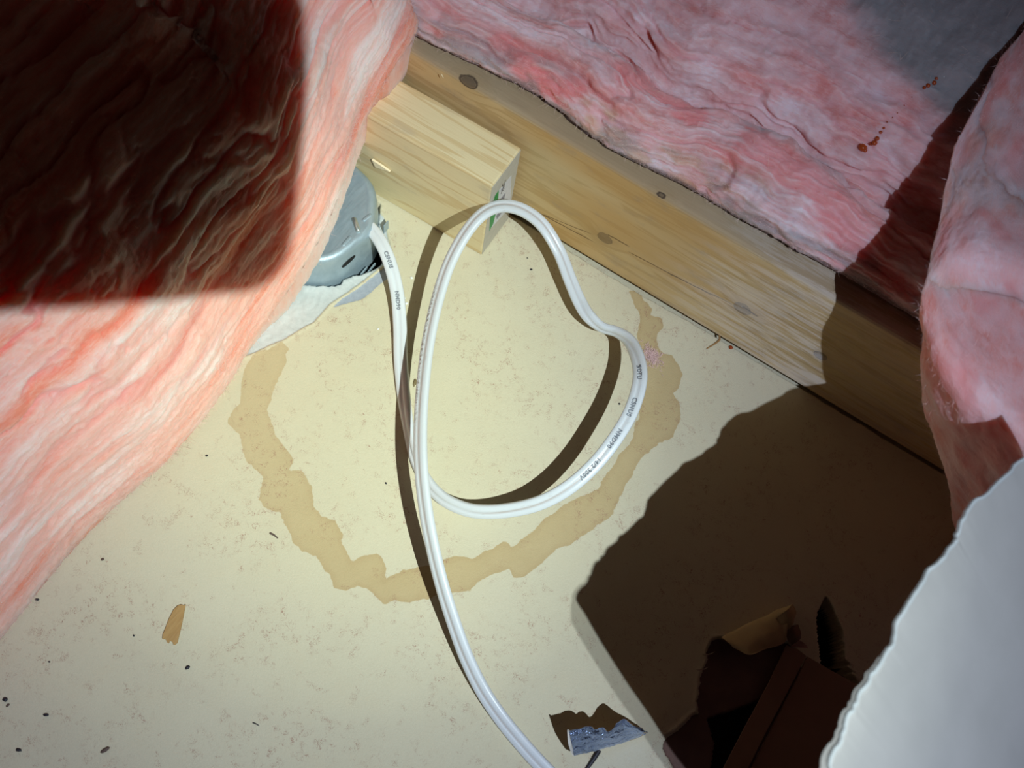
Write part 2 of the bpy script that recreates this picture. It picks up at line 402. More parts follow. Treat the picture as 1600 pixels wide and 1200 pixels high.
    if cm is not None:
        c = t.mix(t.math('MULTIPLY', cm, .8), c, (.10, .05, .02)); h = t.math('SUBTRACT', h, t.math('MULTIPLY', cm, 1.5))
    t.base(c); t.p(Roughness=gloss, Specular_IOR_Level=.5)
    if aniso:
        t.p(Specular_IOR_Level=t.rng(t.math('MULTIPLY', t.rng(t.noise(t.mapping(o, (14, 150, 150)), 1, 5, .7), .38, .60), t.rng(t.math('ADD', ux, t.math('MULTIPLY', t.noise(o, 14, 3), .08)), .14, .23)), 0, 1, .08, 1.0), IOR=2.1)
        cx = t.n('ShaderNodeCombineXYZ'); t.set(cx.inputs[2], 1.0)
        t.b.inputs['Anisotropic'].default_value = aniso; t.set(t.b.inputs['Tangent'], cx.outputs[0])
    t.bump(h, .30, .0006)
    return t.m

JH = 116.5
def jf(px, py):                                            # a point on the joist's front face -> (x, z) mm
    p = at_y(px, py, 0); return p[0], p[2]
jk = []
for (a, b, r_, dk) in [(730, 124, 7.2, .95), (1033, 304, 4.0, 1.0), (945, 372, 5.0, .55), (1160, 482, 5.5, .6), (1282, 556, 4.0, .7)]:
    jk.append((*jf(a, b), r_, dk))
jc = []
for (a, b, c_, d_, wd) in [(815, 318, 935, 382, .7), (835, 330, 930, 368, .5), (948, 366, 985, 386, .8), (978, 392, 1130, 470, .6), (1158, 478, 1186, 496, 1.1), (1040, 425, 1150, 478, .5)]:
    jc.append((*jf(a, b), *jf(c_, d_), wd))
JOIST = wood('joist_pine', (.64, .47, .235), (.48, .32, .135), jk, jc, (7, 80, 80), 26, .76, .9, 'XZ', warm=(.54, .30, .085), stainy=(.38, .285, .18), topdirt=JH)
bm = bmesh.new(); bm_box(bm, (-560, 0, 0.9), (820, 38, JH), 4.5, 4)
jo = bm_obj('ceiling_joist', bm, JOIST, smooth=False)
jo['label'] = 'long knotty pine ceiling joist on edge between the floor and the pink batt'; jo['category'] = 'joist'

# short block of lumber against the joist
TH = math.radians(1.5); BT, BH, GAPB = 39.3, 92.7, 7.0
def bp(x, y, z): return np.array([math.cos(TH)*x-math.sin(TH)*y, math.sin(TH)*x+math.cos(TH)*y-GAPB, z])
def block_face(px, py):                                    # point on the block's front face -> (x, z)
    y0 = -GAPB-BT
    p = at_y(px, py, y0); return p[0], p[2]
def block_top(px, py):
    p = at_z(px, py, BH); return p[0], p[1]+GAPB
BLK = wood('block_spruce', (.76, .64, .38), (.56, .38, .155), [(*block_top(622, 200), 2.2, .9), (*block_top(755, 217), 2.2, .8)], [], (5, 130, 60), 17, .55, 0, 'XY', stainy=(.50, .42, .28), face0=BH, ringw=.48, ring0=.45)
blk = thing('lumber_block', 'short pale spruce two-by-four offcut nailed against the joist beside the metal box', 'lumber', bp(-130, -BT/2, 0))
def block_bm():
    bm = bmesh.new()
    bm_box(bm, (-300, -BT, 0.5), (0, 0, BH), 1.3, 2)
    # a few lengthwise cuts so that the front lower edge can have a splintered nick
    for v in bm.verts:
        v.co = Vector(bp(*v.co))
    return bm
b_ = bm_obj('lumber', block_bm(), BLK, blk)
ENDG = plain('weathered_end_grain', (.50, .47, .39), .8, 0, .14, 200)
bm = bmesh.new(); prism(bm, [Vector(bp(.25, -BT*a-GAPB*0, BH*b)) for a, b in [(.01, .02), (.99, .02), (.99, .985), (.01, .985)]], .4, (1, 0, 0)); bm_obj('cut_end', bm, ENDG, blk)
# torn splinter sliver on the front face near the box
s0 = at_y(582, 251, -GAPB-BT-4.2); s1 = at_y(606, 266, -GAPB-BT-3.4)
bm = bmesh.new(); prism(bm, [s0+np.array([0, -1.0, 2]), s0+np.array([8, -.6, 1.0]), s1+np.array([2, -.5, 0]), s1+np.array([-6, -.4, -3.5]), s0+np.array([3, -.8, -5])], 1.6, (0, -1, 0))
bm_obj('splinter', bm, plain('raw_split_wood', (.86, .74, .50), .6), blk)
# end label: white sticker, green band, grey patch, small print
WHITE = plain('sticker_white', (.62, .63, .66), .45); GREEN = plain('sticker_green', (.012, .26, .06), .45); GREYP = plain('sticker_grey', (.22, .22, .26), .5); INK = plain('sticker_ink', (.05, .05, .06), .5)
def endp(u, v, lift=.15): return bp(lift, -BT+u*BT, v*BH)  # u: 0 front .. 1 joist side, v: 0 floor .. 1 top
def end_poly(uv, lift, thick, name, mat, par):
    bm = bmesh.new(); prism(bm, [endp(a, b, lift) for a, b in uv], thick, (1, 0, 0)); return bm_obj(name, bm, mat, par)
def end_uv(px, py):
    v = ray(px, py); P0 = bp(0.2, 0, 0); n = np.array([math.cos(TH), math.sin(TH), 0])
    p = C+v*(((P0-C)@n)/(v@n)); q = p-P0
    return (float((-math.sin(TH)*q[0]+math.cos(TH)*q[1])+BT)/BT, float(p[2]/BH))
def end_px(L): return [end_uv(*q) for q in L]
st = end_poly(end_px([(780, 297), (799, 274), (797, 318), (790, 331), (771, 352), (764, 360), (770, 320)]), .35, .3, 'end_label', WHITE, blk)
st['label'] = 'white printed sticker with a green band on the cut end'
end_poly(end_px([(779, 297), (778, 308), (775, 330), (770, 350), (764, 361), (766, 340), (770, 318), (773, 306)]), .5, .12, 'green_band', GREEN, st)
end_poly(end_px([(789, 301), (787, 312), (781, 315), (781, 312)]), .5, .12, 'grey_patch', GREYP, st)
end_poly(end_px([(785, 330), (776, 342), (775, 337), (779, 332)]), .5, .12, 'grey_patch', GREYP, st)
def text_mesh(body, size, space=1.0, bold=0.0):
    cu = bpy.data.curves.new('txt', 'FONT'); cu.body = body; cu.size = size; cu.space_character = space; cu.resolution_u = 2; cu.offset = bold
    o = bpy.data.objects.new('txt', cu); COL.objects.link(o)
    me = bpy.data.meshes.new_from_object(o.evaluated_get(bpy.context.evaluated_depsgraph_get()))
    bpy.data.objects.remove(o); bpy.data.curves.remove(cu)
    V = np.empty(len(me.vertices)*3, np.float32); me.vertices.foreach_get('co', V); V = V.reshape(-1, 3)
    Fs = [list(p.vertices) for p in me.polygons]; bpy.data.meshes.remove(me)
    return V, Fs
def tri_fan(Fs):
    out = []
    for f in Fs:
        for k in range(1, len(f)-1): out.append((f[0], f[k], f[k+1]))
    return np.array(out, np.int32)
tv, tf = text_mesh('SEC', 9.0)
o0 = np.array(end_uv(782, 304)); ou = np.array([.0, .15])/9; ov = np.array([.15, .02])/9
tp = np.array([endp(o0[0]+ou[0]*a+ov[0]*b, o0[1]+ou[1]*a*.6+ov[1]*b, .62) for a, b, _ in tv])
mesh_raw('print', tp, tri_fan(tf), INK, st, smooth=False)

# ------------------------------------------------------------------ electrical box
GALV_T = NT('galvanised_steel'); g = GALV_T.geo()
gn = GALV_T.noise(g, 120, 4, .6); br = GALV_T.noise(GALV_T.mapping(g, (900, 60, 200), (0, 0, .9)), 1, 3)
GALV_T.base(GALV_T.mix(gn, (.29, .39, .46), (.46, .56, .63))); GALV_T.p(Roughness=GALV_T.rng(br, .3, .7, .36, .58), Metallic=.45)
GALV_T.bump(GALV_T.math('ADD', br, GALV_T.math('MULTIPLY', gn, .5)), .2, .0004)
GALV = GALV_T.m
BLACKHOLE = plain('box_void', (.004, .004, .004), .9)
TOPZ = 29.0
bxr = thing('electrical_box', 'round-cornered galvanised steel junction box set in the cut hole beside the pink batt', 'electrical box', (BOXC[0], BOXC[1], -12))
def octo(ap, rad, n=6):
    """octagon outline with rounded corners, local angles"""
    pts = []
    for k in range(8):
        cA = math.radians(45*k+22.5); cr = (ap-rad)/math.cos(math.pi/8); cx, cy = cr*math.cos(cA), cr*math.sin(cA)
        for j in range(n+1):
            a = math.radians(45*k)+math.radians(45)*j/n
            pts.append((cx+rad*math.cos(a), cy+rad*math.sin(a)))
    return np.array(pts)
rings_ = []
cR, sR = math.cos(BOXROT), math.sin(BOXROT)
def boxp(u, v, z): return np.array([BOXC[0]+cR*u-sR*v, BOXC[1]+sR*u+cR*v, z])
prof = [(51.5, 31, -12), (51, 31, 0), (50.4, 31, 12), (50, 31, 20), (49.7, 31, 24), (48.9, 30.5, 26.6), (47.3, 30, 28.3), (45.2, 29, 29.0), (43.6, 28, 28.7), (42, 27, 28.4), (30, 20, 28.5), (12, 8, 28.6)]
for ap, rad, z in prof:
    o8 = octo(ap, rad); rings_.append(np.array([boxp(a, b, z) for a, b in o8]))
G = np.array(rings_); nr, nc, _ = G.shape
V = np.r_[G.reshape(-1, 3), [boxp(0, 0, 28.6)]]
Q = grid_quads(nr, nc, True)
mesh_raw('shell', V[:-1], Q, GALV, bxr)
cap = np.array([[(nr-1)*nc+k, (nr-1)*nc+(k+1) % nc, nr*nc] for k in range(nc)])
mesh_raw('lid_centre', V, cap, GALV, bxr)
def pill(name, u, v, ang, L, W, z, h, mat, par, tilt=0):
    bm = bmesh.new(); n = 8; top = []; rim = []
    for k in range(2*n+2):
        if k <= n: a = -math.pi/2+math.pi*k/n; cx = L/2-W/2
        else: a = math.pi/2+math.pi*(k-n-1)/n; cx = -(L/2-W/2)
        x0, y0 = cx+W/2*math.cos(a), W/2*math.sin(a)
        def tr(sc, zz):
            xx, yy = (cx+(x0-cx)*sc), y0*sc
            return Vector(boxp(u+math.cos(ang)*xx-math.sin(ang)*yy, v+math.sin(ang)*xx+math.cos(ang)*yy, zz+tilt*xx))
        rim.append((tr(1, z-.6), tr(.95, z+h*.6), tr(.6, z+h)))
    rows = [[bm.verts.new(r_[j]) for r_ in rim] for j in range(3)]
    m = len(rim)
    for j in range(2):
        for k in range(m): bm.faces.new((rows[j][k], rows[j][(k+1) % m], rows[j+1][(k+1) % m], rows[j+1][k]))
    bm.faces.new(rows[2])
    return bm_obj(name, bm, mat, par, smooth=True)
def box_uv(px, py, z):
    p = at_z(px, py, z); q = p[:2]-BOXC; return (cR*q[0]+sR*q[1], -sR*q[0]+cR*q[1])
def pill_px(name, a, b, W, h, mat, tilt=0):
    (u0, v0), (u1, v1) = box_uv(*a, 29), box_uv(*b, 29)
    pill(name, (u0+u1)/2, (v0+v1)/2, math.atan2(v1-v0, u1-u0), math.hypot(u1-u0, v1-v0)+W*.6, W, 28.5, h, mat, bxr, tilt)
pill_px('knockout_tab', (553, 342), (560, 361), 4.2, 2.4, plain('bright_zinc', (.62, .68, .68), .3, .8), .05)
pill_px('embossed_rib', (568, 344), (579, 335), 2.8, .7, GALV)
pill_px('embossed_rib', (536, 383), (547, 370), 2.8, .7, GALV)
# pry slot in the flat wall facing the cable, lens shaped
def wallp(v_, z, out=.25): return boxp(50.6+out-(z-12)*.03, v_, z)
bm = bmesh.new(); sl = []
for k in range(16):
    a = 2*math.pi*k/16; sl.append(wallp(-5.5+6.5*math.cos(a), 15+2.3*math.sin(a)+1.2*math.cos(a)))
nrm = np.array([cR, sR, 0]); prism(bm, sl, .6, nrm); bm_obj('pry_slot', bm, BLACKHOLE, bxr)
bm = bmesh.new(); sl = [wallp(-5.5+a, 12.9+b, .8) for a, b in [(-5, -.4), (-1, -1.6), (3, -.6), (5, 1.4), (3, .6), (-1, -.3)]]
prism(bm, sl, .9, nrm); bm_obj('slot_lip', bm, GALV, bxr)
# cable clamp mouth and mounting ear at the corner
p = at_z(603, 352, 8)
bm = bmesh.new(); bm_box(bm, p-np.array([.4, 3, 8]), p+np.array([.4, 3, 3]), .2, 1); bm_obj('mounting_ear', bm, GALV, bxr)
for (a, b) in [(576, 424), (571, 420), (584, 414)]:
    p = at_z(a, b, -4); bm = bmesh.new(); bm_box(bm, p-np.array([.5, 6, 2]), p+np.array([.5, 2, .5]), .2, 1); bm_obj('nail_bar', bm, GALV, bxr)

# ------------------------------------------------------------------ white cable
path = [ # px, py, z, roll (deg)
 (560,338,22,0),(585,364,24,0),(600,388,24,0),(612,420,20,0),(621,460,14,5),(625,510,8,10),(626,560,5,15),(630,610,4.5,30),(637,660,4.5,50),(648,712,4.5,50),(664,748,5,45),
 (686,774,8,38),(712,790,12,32),(745,799,17,28),(790,798,24,22),(840,787,33,15),(885,764,42,8),(925,730,50,2),(958,690,56,-5),(985,645,59,-8),(999,600,57,-10),(998,566,50,-12),
 (985,535,39,-30),(964,519,31,-55),(940,511,27,-55),(920,494,27,-25),(905,470,26,5),(890,435,27,15),(873,392,32,20),(848,352,43,25),(818,329,57,30),(786,322,68,38),(756,333,73,42),(728,364,68,42),
 (702,412,60,42),(683,470,54,42),(669,535,51,42),(661,600,50,42),(657,665,50,42),(658,730,50,42),(665,795,47,42),(676,855,42,42),(690,912,36,42),(708,970,27,40),(728,1025,18,36),(752,1075,10,30),(780,1118,6,25),(812,1158,5,20),(848,1198,5,20),(895,1245,5,20),(960,1310,5,20)]
pw = np.array([at_z(a, b, z) for a, b, z, _ in path]); ph = np.array([[r_] for *_, r_ in path])
dense = catmull(np.c_[pw, ph], 6000); seg = np.r_[0, np.cumsum(np.linalg.norm(np.diff(dense[:, :3], axis=0), axis=1))]
NS = int(seg[-1]/1.6); sv = np.linspace(0, seg[-1], NS)
cpts = np.stack([np.interp(sv, seg, dense[:, k]) for k in range(4)], 1)
cp = cpts[:, :3]; ct = np.gradient(cp, axis=0); ct /= np.linalg.norm(ct, axis=1, keepdims=True)
vv = C-cp; n0 = vv-(vv*ct).sum(1, keepdims=True)*ct; n0 /= np.linalg.norm(n0, axis=1, keepdims=True); b0 = np.cross(ct, n0)
fi = np.radians(cpts[:, 3:4]); cn = np.cos(fi)*n0+np.sin(fi)*b0; cb = np.cross(ct, cn)
hw, ht = 5.05, 2.6
prof = []
for k in range(64):
    a = 2*math.pi*(k+.0)/64; ca_, sa_ = math.cos(a), math.sin(a)
    x = hw*math.copysign(abs(ca_)**.62, ca_); z = ht*math.copysign(abs(sa_)**.72, sa_)
    dip = .62*math.exp(-(x/.95)**2)+.25*math.exp(-(x/.35)**2)
    z -= math.copysign(dip, z)*(1 if abs(x) < 4 else 0)
    prof.append((x, z))
prof = np.array(prof)
CV = cp[:, None, :]+prof[None, :, :1]*cb[:, None, :]+prof[None, :, 1:]*cn[:, None, :]
dirt_dark = np.zeros(CV.shape[:2])
gm = np.exp(-(prof[:, 0]/.38)**2)
pk = np.interp(sv, seg, np.linspace(0, len(path)-1, 6000))     # control index along the cable
dirt_dark += gm[None, :]*(sstep(12, 14, pk)*(1-.75*sstep(16, 20, pk))+.8*sstep(25, 29, pk)*(1-.5*sstep(44, 48, pk)))[:, None]
uvs = np.stack(np.broadcast_arrays(sv[:, None]*S, prof[None, :, 0]*S), -1).reshape(-1, 2)
t = NT('white_pvc_sheath'); uv = t.uv()
sm = t.noise(t.mapping(uv, (70, 300, 1)), 1, 4, .65)
c = t.mix(t.rng(sm, .62, .80), (.68, .72, .75), (.54, .53, .50))
c = t.mix(t.math('MULTIPLY', t.attr('dirt_dark'), .55), c, (.36, .24, .17))
bl = t.math('MULTIPLY', t.attr('smudge'), t.rng(t.noise(t.mapping(uv, (500, 500, 1)), 1, 4, .7), .45, .6))
c = t.mix(bl, c, (.20, .17, .12))
t.base(c); t.p(Roughness=.34, Specular_IOR_Level=.5); t.b.inputs['Subsurface Weight'].default_value = .25
t.b.inputs['Subsurface Radius'].default_value = (1, .9, .8); t.b.inputs['Subsurface Scale'].default_value = .002
t.bump(t.noise(t.mapping(uv, (200, 500, 1)), 1, 2), .06, .0005)
smud = (np.exp(-((prof[:, 0]-2.6)/1.2)**2)*(prof[:, 1] > 0))[None, :]*(sstep(34.2, 35, pk)*(1-sstep(37, 38.5, pk)))[:, None]
cabr = thing('electrical_cable', 'flat white plastic-sheathed cable looping over the stained floor out of the metal box', 'cable', at_z(740, 900, 0))
mesh_raw('sheath', CV.reshape(-1, 3), grid_quads(NS, 64, True), t.m, cabr, attrs=dict(dirt_dark=dirt_dark, smudge=smud), uv=uvs)
PRINT = plain('cable_print', (.20, .22, .25), .5)
def cable_text(body, pk0, size, lat, mat, rev=False):
    V, Fs = text_mesh(body, size, 1.1, .16)
    s0 = np.interp(pk0, pk, sv); sgn = -1 if rev else 1
    sa_ = s0+sgn*V[:, 0]; y = lat-sgn*(V[:, 1]-size*.33)
    P = np.stack([np.interp(sa_, sv, cp[:, k]) for k in range(3)], 1); B = np.stack([np.interp(sa_, sv, cb[:, k]) for k in range(3)], 1); Nn = np.stack([np.interp(sa_, sv, cn[:, k]) for k in range(3)], 1)
    hz = np.array([np.interp(abs(v_), [0, .9, 1.4, 2.0, 3.0, 4.0, 5], [1.85, 2.45, 2.56, 2.58, 2.5, 2.1, .8]) for v_ in y])+.10
    return P+B*y[:, None]+Nn*hz[:, None], tri_fan(Fs)
for body, k0, size in [('SIOTU', 20.75, 4.4), ('CSNUS', 19.45, 4.4), ('NMD90', 18.4, 4.2), ('14/2 300V', 17.35, 4.0), ('CSNUS', 2.2, 4.0), ('NMD90', 3.9, 4.0)]:
    tv, tf = cable_text(body, k0, size, 0.0, PRINT, rev=k0 > 10)
    mesh_raw('printed_mark', tv, tf, PRINT, cabr, smooth=False)

# ------------------------------------------------------------------ pink batts
def fibres(name, P, N, T, count, length, mat, parent, sel=None, lift=.6, wid=.16):
    """thin loose fibres standing off a surface grid: one joined part"""
    nu, nv, _ = P.shape
    idx = rng.integers(0, nu*nv, count) if sel is None else rng.choice(sel, count)
    p = P.reshape(-1, 3)[idx]; n = N.reshape(-1, 3)[idx]; t_ = T.reshape(-1, 3)[idx]
    d = t_*rng.normal(0, 1, (count, 1))+n*np.abs(rng.normal(0, lift, (count, 1)))+rng.normal(0, .45, (count, 3))
    d /= np.linalg.norm(d, axis=1, keepdims=True)
    L = length*rng.uniform(.4, 1.3, (count, 1)); bend = rng.normal(0, .35, (count, 3))
    s_ = np.cross(d, rng.normal(0, 1, (count, 3))); s_ /= np.linalg.norm(s_, axis=1, keepdims=True); s_ *= wid/2
    a = p-d*L*.15; m = p+d*L*.5+bend*L*.15; e = p+d*L+bend*L*.45
    V = np.stack([a-s_, a+s_, m-s_*.8, m+s_*.8, e], 1).reshape(-1, 3)
    k = np.arange(count)[:, None]*5
    Q = np.concatenate([k+[0, 1, 2], k+[1, 3, 2], k+[2, 3, 4]], 0)
    o = mesh_raw(name, V, Q, mat, parent, smooth=False); o['kind'] = 'stuff'
    return o

# --- left batt: layers lie along the contact line; (s = along, a = across)
cl_px = [(-140,1170,0),(-60,1070,0),(0,998,0),(55,930,0),(110,863,0),(165,805,0),(212,762,0),(262,718,2),(312,660,4),(352,605,7),(380,556,12),(414,500,24),(452,444,42),(500,366,70),(538,276,90),(564,200,95),(588,148,104),(618,100,122),(650,42,130),(648,-20,134),(640,-90,136),(630,-170,138)]
cl3 = np.array([at_z(*q) for q in cl_px])
CL = catmull(cl3, 560)
tang = np.gradient(CL, axis=0); tang[:, 2] = 0; tang /= np.linalg.norm(tang, axis=1, keepdims=True)
left = np.stack([-tang[:, 1], tang[:, 0], 0*tang[:, 0]], 1)
wgt = .55; left = left*wgt+np.array([-1, .12, 0])*(1-wgt); left /= np.linalg.norm(left, axis=1, keepdims=True)
pf = np.array([(130,-.97),(95,-.9),(60,-.35),(26,-.03),(0,0),(2,14),(5,32),(11,58),(22,88),(42,120),(74,148),(120,172),(190,196),(300,216),(470,232),(700,240)], float)
PFd = catmull(pf, 420)
arc = np.r_[0, np.cumsum(np.linalg.norm(np.diff(np.c_[PFd[:, 0], np.where(PFd[:, 1] > 0, PFd[:, 1], 0)], axis=0), axis=1))]
i0 = int(np.argmin(np.abs(arc-arc[np.argmin(np.abs(PFd[:, 0])+np.abs(PFd[:, 1]))]))); arc -= arc[i0]
z0 = CL[:, 2]
dz = np.where(PFd[None, :, 1] > 0, PFd[None, :, 1]*(1-z0[:, None]/330), PFd[None, :, 1]*np.minimum(z0[:, None], 40))
P = np.empty((560, 420, 3)); P[:, :, :2] = CL[:, None, :2]+left[:, None, :2]*PFd[None, :, :1]; P[:, :, 2] = z0[:, None]+dz
# a sag fold: the batt's top bulges unevenly
sl_ = np.r_[0, np.cumsum(np.linalg.norm(np.diff(CL, axis=0), axis=1))]
SS, AA = np.meshgrid(sl_, arc, indexing='ij')
N = grid_normals(P)
if N[280, 200, 2] < 0: N = -N
wob = AA+14*(fbm(SS/70, AA/120, 41, 3)-.5)+6*(fbm(SS/22, AA/40, 45, 3)-.5)
lay = fbm(SS/85, wob/9.5, 51, 3); lay2 = fbm(SS/40, wob/4.0, 57, 3); big = fbm(SS/110, AA/60, 61, 3)
ridge = 1-np.abs(2*fbm(SS/90, wob/20, 71, 3)-1); ridge2 = 1-np.abs(2*fbm(SS/45, wob/8, 73, 2)-1)
amp = sstep(-6, 26, AA)
deepen = sstep(40, 160, AA)
disp = amp*((lay-.5)*8+(lay2-.5)*2.2+(big-.5)*(10+22*deepen)-deepen*np.clip(ridge-.82, 0, 1)*45-np.clip(ridge2-.84, 0, 1)*(3+14*deepen))
fz = (fbm(SS/3.2, AA/2.0, 81, 3)-.5)*1.8
P2 = P+N*(disp+fz)[..., None]; P2[..., 2] = np.maximum(P2[..., 2], .4)
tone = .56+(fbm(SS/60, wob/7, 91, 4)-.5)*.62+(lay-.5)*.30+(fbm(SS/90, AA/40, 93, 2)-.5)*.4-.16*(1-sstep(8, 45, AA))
red = sstep(.80, .95, ridge)*.5*deepen+sstep(.62, .78, fbm(SS/70, wob/12, 95, 3))*.35*amp
dirt_darkm = np.zeros_like(tone)
batL = thing('insulation_batt', 'thick salmon-pink fibreglass batt piled at the left over the box and block', 'insulation', CL[280]-np.array([60, 0, CL[280, 2]]))
q4 = grid_quads(560, 420)
mesh_raw('fibre_body', P2.reshape(-1, 3), q4, FIB_L, batL, attrs=dict(tone=tone, red=red, dust=0*tone, dirt_dark=dirt_darkm), uv=np.stack([SS, AA], -1).reshape(-1, 2)*S)
N2 = grid_normals(P2); N2 *= np.sign((N2*N).sum(2, keepdims=True)); T2 = np.gradient(P2, axis=0); T2 /= np.linalg.norm(T2, axis=2, keepdims=True)+1e-9
jj = np.arange(560*420).reshape(560, 420)
fibres('loose_fibre', P2, N2, T2, 5000, 5, STRAND_PALE, batL, jj[60:, i0-14:i0+60].ravel(), .9, .11)
fibres('loose_fibre', P2, N2, T2, 3500, 9, STRAND_TAN, batL, jj[100:, i0:i0+250].ravel(), .35, .12)

# --- rear batt: lies behind the joist, its front edge lapping on the joist top
ed = catmull(np.array([at_z(a, b, JH+1) for a, b in [(420,-70),(530,-5),(650,62),(730,100),(800,132),(850,158),(905,200),(955,240),(1010,268),(1070,297),(1130,330),(1190,362),(1260,405),(1335,447),(1400,486),(1480,530),(1600,600),(1760,690)]]), 520)
pr = np.array([(42,.6),(20,.5),(6,.5),(1,2.5),(-1.5,7),(-1,13),(4,20),(12,26),(22,31),(31,34),(39,33),(44,28),(50,30),(56,42),(68,54),(92,64),(125,74),(175,86),(250,98),(350,108),(520,118)], float)
PR = catmull(pr, 300); arR = np.r_[0, np.cumsum(np.linalg.norm(np.diff(PR, axis=0), axis=1))]
iR = int(np.argmin(np.abs(PR[:, 0]+1.5)+np.abs(PR[:, 1]-7))); arR -= arR[iR]
slr = np.r_[0, np.cumsum(np.linalg.norm(np.diff(ed, axis=0), axis=1))]
SS, AA = np.meshgrid(slr, arR, indexing='ij')
P = np.empty((520, 300, 3)); P[..., 0] = ed[:, None, 0]+0*AA; P[..., 1] = ed[:, None, 1]+PR[None, :, 0]; P[..., 2] = JH+1+PR[None, :, 1]
N = grid_normals(P)
if N[260, 200, 2] < 0: N = -N
wob = AA+16*(fbm(SS/60, AA/120, 141, 3)-.5)+8*(fbm(SS/20, AA/30, 145, 3)-.5)
lay = fbm(SS/70, wob/9, 151, 3); lay2 = fbm(SS/28, wob/4, 157, 3); big = fbm(SS/80, AA/55, 161, 3)
ridge = 1-np.abs(2*fbm(SS/80, wob/17, 171, 2)-1)
amp = sstep(-8, 12, AA); near = 1-sstep(90, 170, AA)
wool = (fbm(SS/16, AA/13, 165, 4)-.5)*7
disp = amp*((lay-.5)*9*(.15+near)+(lay2-.5)*5*(.1+near)+(1-.6*near)*wool+(big-.5)*18-near*np.clip(ridge-.86, 0, 1)*30)+(fbm(SS/3, AA/2.2, 181, 3)-.5)*1.6
P2 = P+N*disp[..., None]
inn = AA < 3; P2[..., 2] = np.where(inn, np.maximum(P2[..., 2], JH+.6), P2[..., 2])
up_ = sstep(55, 85, AA)
tone = .54+(1-up_)*((fbm(SS/50, wob/8, 191, 4)-.5)*.9+(lay-.5)*.35)+up_*((fbm(SS/26, AA/15, 192, 4)-.5)*.75+(fbm(SS/70, AA/60, 194, 2)-.5)*.3)+(fbm(SS/9, AA/7, 195, 3)-.5)*.35
pj = P2-C; dep = pj@D; PX = 800+F*(pj@R)/dep; PY = 600-F*(pj@U)/dep   # where each point of the batt is, to place its stains by name
def near_line(pts, wd):
    q = np.array([at_z(a, b, JH+45)[:2] for a, b in pts]); d = np.full(tone.shape, 1e9)
    for k in range(len(q)-1):
        e = q[k+1]-q[k]; tt = np.clip(((P2[..., 0]-q[k, 0])*e[0]+(P2[..., 1]-q[k, 1])*e[1])/(e@e), 0, 1)
        d = np.minimum(d, np.hypot(P2[..., 0]-q[k, 0]-tt*e[0], P2[..., 1]-q[k, 1]-tt*e[1]))
    return 1-sstep(wd*.3, wd, d+(lay2-.5)*wd*1.1)
red = .9*near_line([(785, 32), (820, 65), (860, 90), (905, 105)], 11)+.75*near_line([(985, 95), (1040, 125), (1095, 160)], 13)+.6*near_line([(1180, 215), (1260, 265), (1330, 330), (1420, 410)], 15)
red = np.clip(red, 0, 1)+.25*sstep(.62, .8, ridge)*near*(1-np.clip(red, 0, 1))
dust = .85*sstep(250, 420, P2[..., 0]+.35*P2[..., 1]-60+90*(fbm(SS/60, AA/60, 197, 3)-.5))*sstep(120, 210, AA)
tan_ = .9*near_line([(930, 150), (1000, 185), (1090, 235), (1180, 275)], 17)*sstep(.35, .6, fbm(SS/18, AA/9, 203, 3))+.45*near_line([(905, 195), (960, 215), (1040, 260)], 12)
gp = [tuple(at_z(a, b, JH+85)[:2]) for a, b in [(1300, -80), (1350, 5), (1410, 75), (1465, 125), (1530, 185), (1720, 160), (1720, -320), (1300, -320)]]
dust = .95*sstep(-14, 12, -poly_sdf(P2[..., 0], P2[..., 1], gp)+(fbm(SS/25, AA/25, 207, 3)-.5)*16)
dust = np.maximum(dust, .7*(1-sstep(2, 34, AA))*sstep(.36, .62, fbm(SS/26, AA/9, 199, 3)))
brown = .0
dirt_darkm = .8*near_line([(893, 142), (915, 155), (935, 172)], 6)*sstep(.42, .55, fbm(SS/4, AA/3, 205, 2))
dirt_darkm = np.maximum(dirt_darkm, .8*(1-sstep(-2, 3, AA)))  # batt's lower lip and underside are also coloured darker
batR = thing('insulation_batt', 'dusty rose fibreglass batt behind the joist with its torn edge on top of it', 'insulation', (80, 120, JH))
mesh_raw('fibre_body', P2.reshape(-1, 3), grid_quads(520, 300), FIB_D, batR, attrs=dict(tan=tan_, tone=tone, red=red, dust=dust, dirt_dark=dirt_darkm), uv=np.stack([SS, AA], -1).reshape(-1, 2)*S)
N2 = grid_normals(P2); N2 *= np.sign((N2*N).sum(2, keepdims=True)); T2 = np.gradient(P2, axis=0); T2 /= np.linalg.norm(T2, axis=2, keepdims=True)+1e-9
jj = np.arange(520*300).reshape(520, 300)
fibres('loose_fibre', P2, N2, T2, 3500, 4, STRAND_PALE, batR, jj[:, iR-6:iR+40].ravel(), .8, .10)
fibres('loose_fibre', P2, N2, T2, 3000, 8, STRAND_TAN, batR, jj[:, iR:iR+200].ravel(), .3, .11)
# amber glue drips on this batt
AMB = NT('amber_binder'); AMB.base((.42, .07, .015)); AMB.p(Roughness=.15, Transmission_Weight=.25, IOR=1.5); AMBER = AMB.m
flat = P2[:, iR:, :].reshape(-1, 3); fpx = np.c_[PX[:, iR:].ravel(), PY[:, iR:].ravel()]; fn = N2[:, iR:, :].reshape(-1, 3)
def on_batt(px, py, lift=.3):
    k = np.argmin((fpx[:, 0]-px)**2+(fpx[:, 1]-py)**2); return flat[k]+fn[k]*lift
def blob_chain(name, pts, mat, par):
    """beaded drip: pts = (point, radius)"""
    bm = bmesh.new()
    for p_, r_ in pts:
        m_ = Matrix.Translation(Vector(p_)) @ Matrix.Diagonal((1, 1, .8, 1))
        bmesh.ops.create_icosphere(bm, subdivisions=2, radius=r_, matrix=m_)
    return bm_obj(name, bm, mat, par, smooth=True)
dr = []
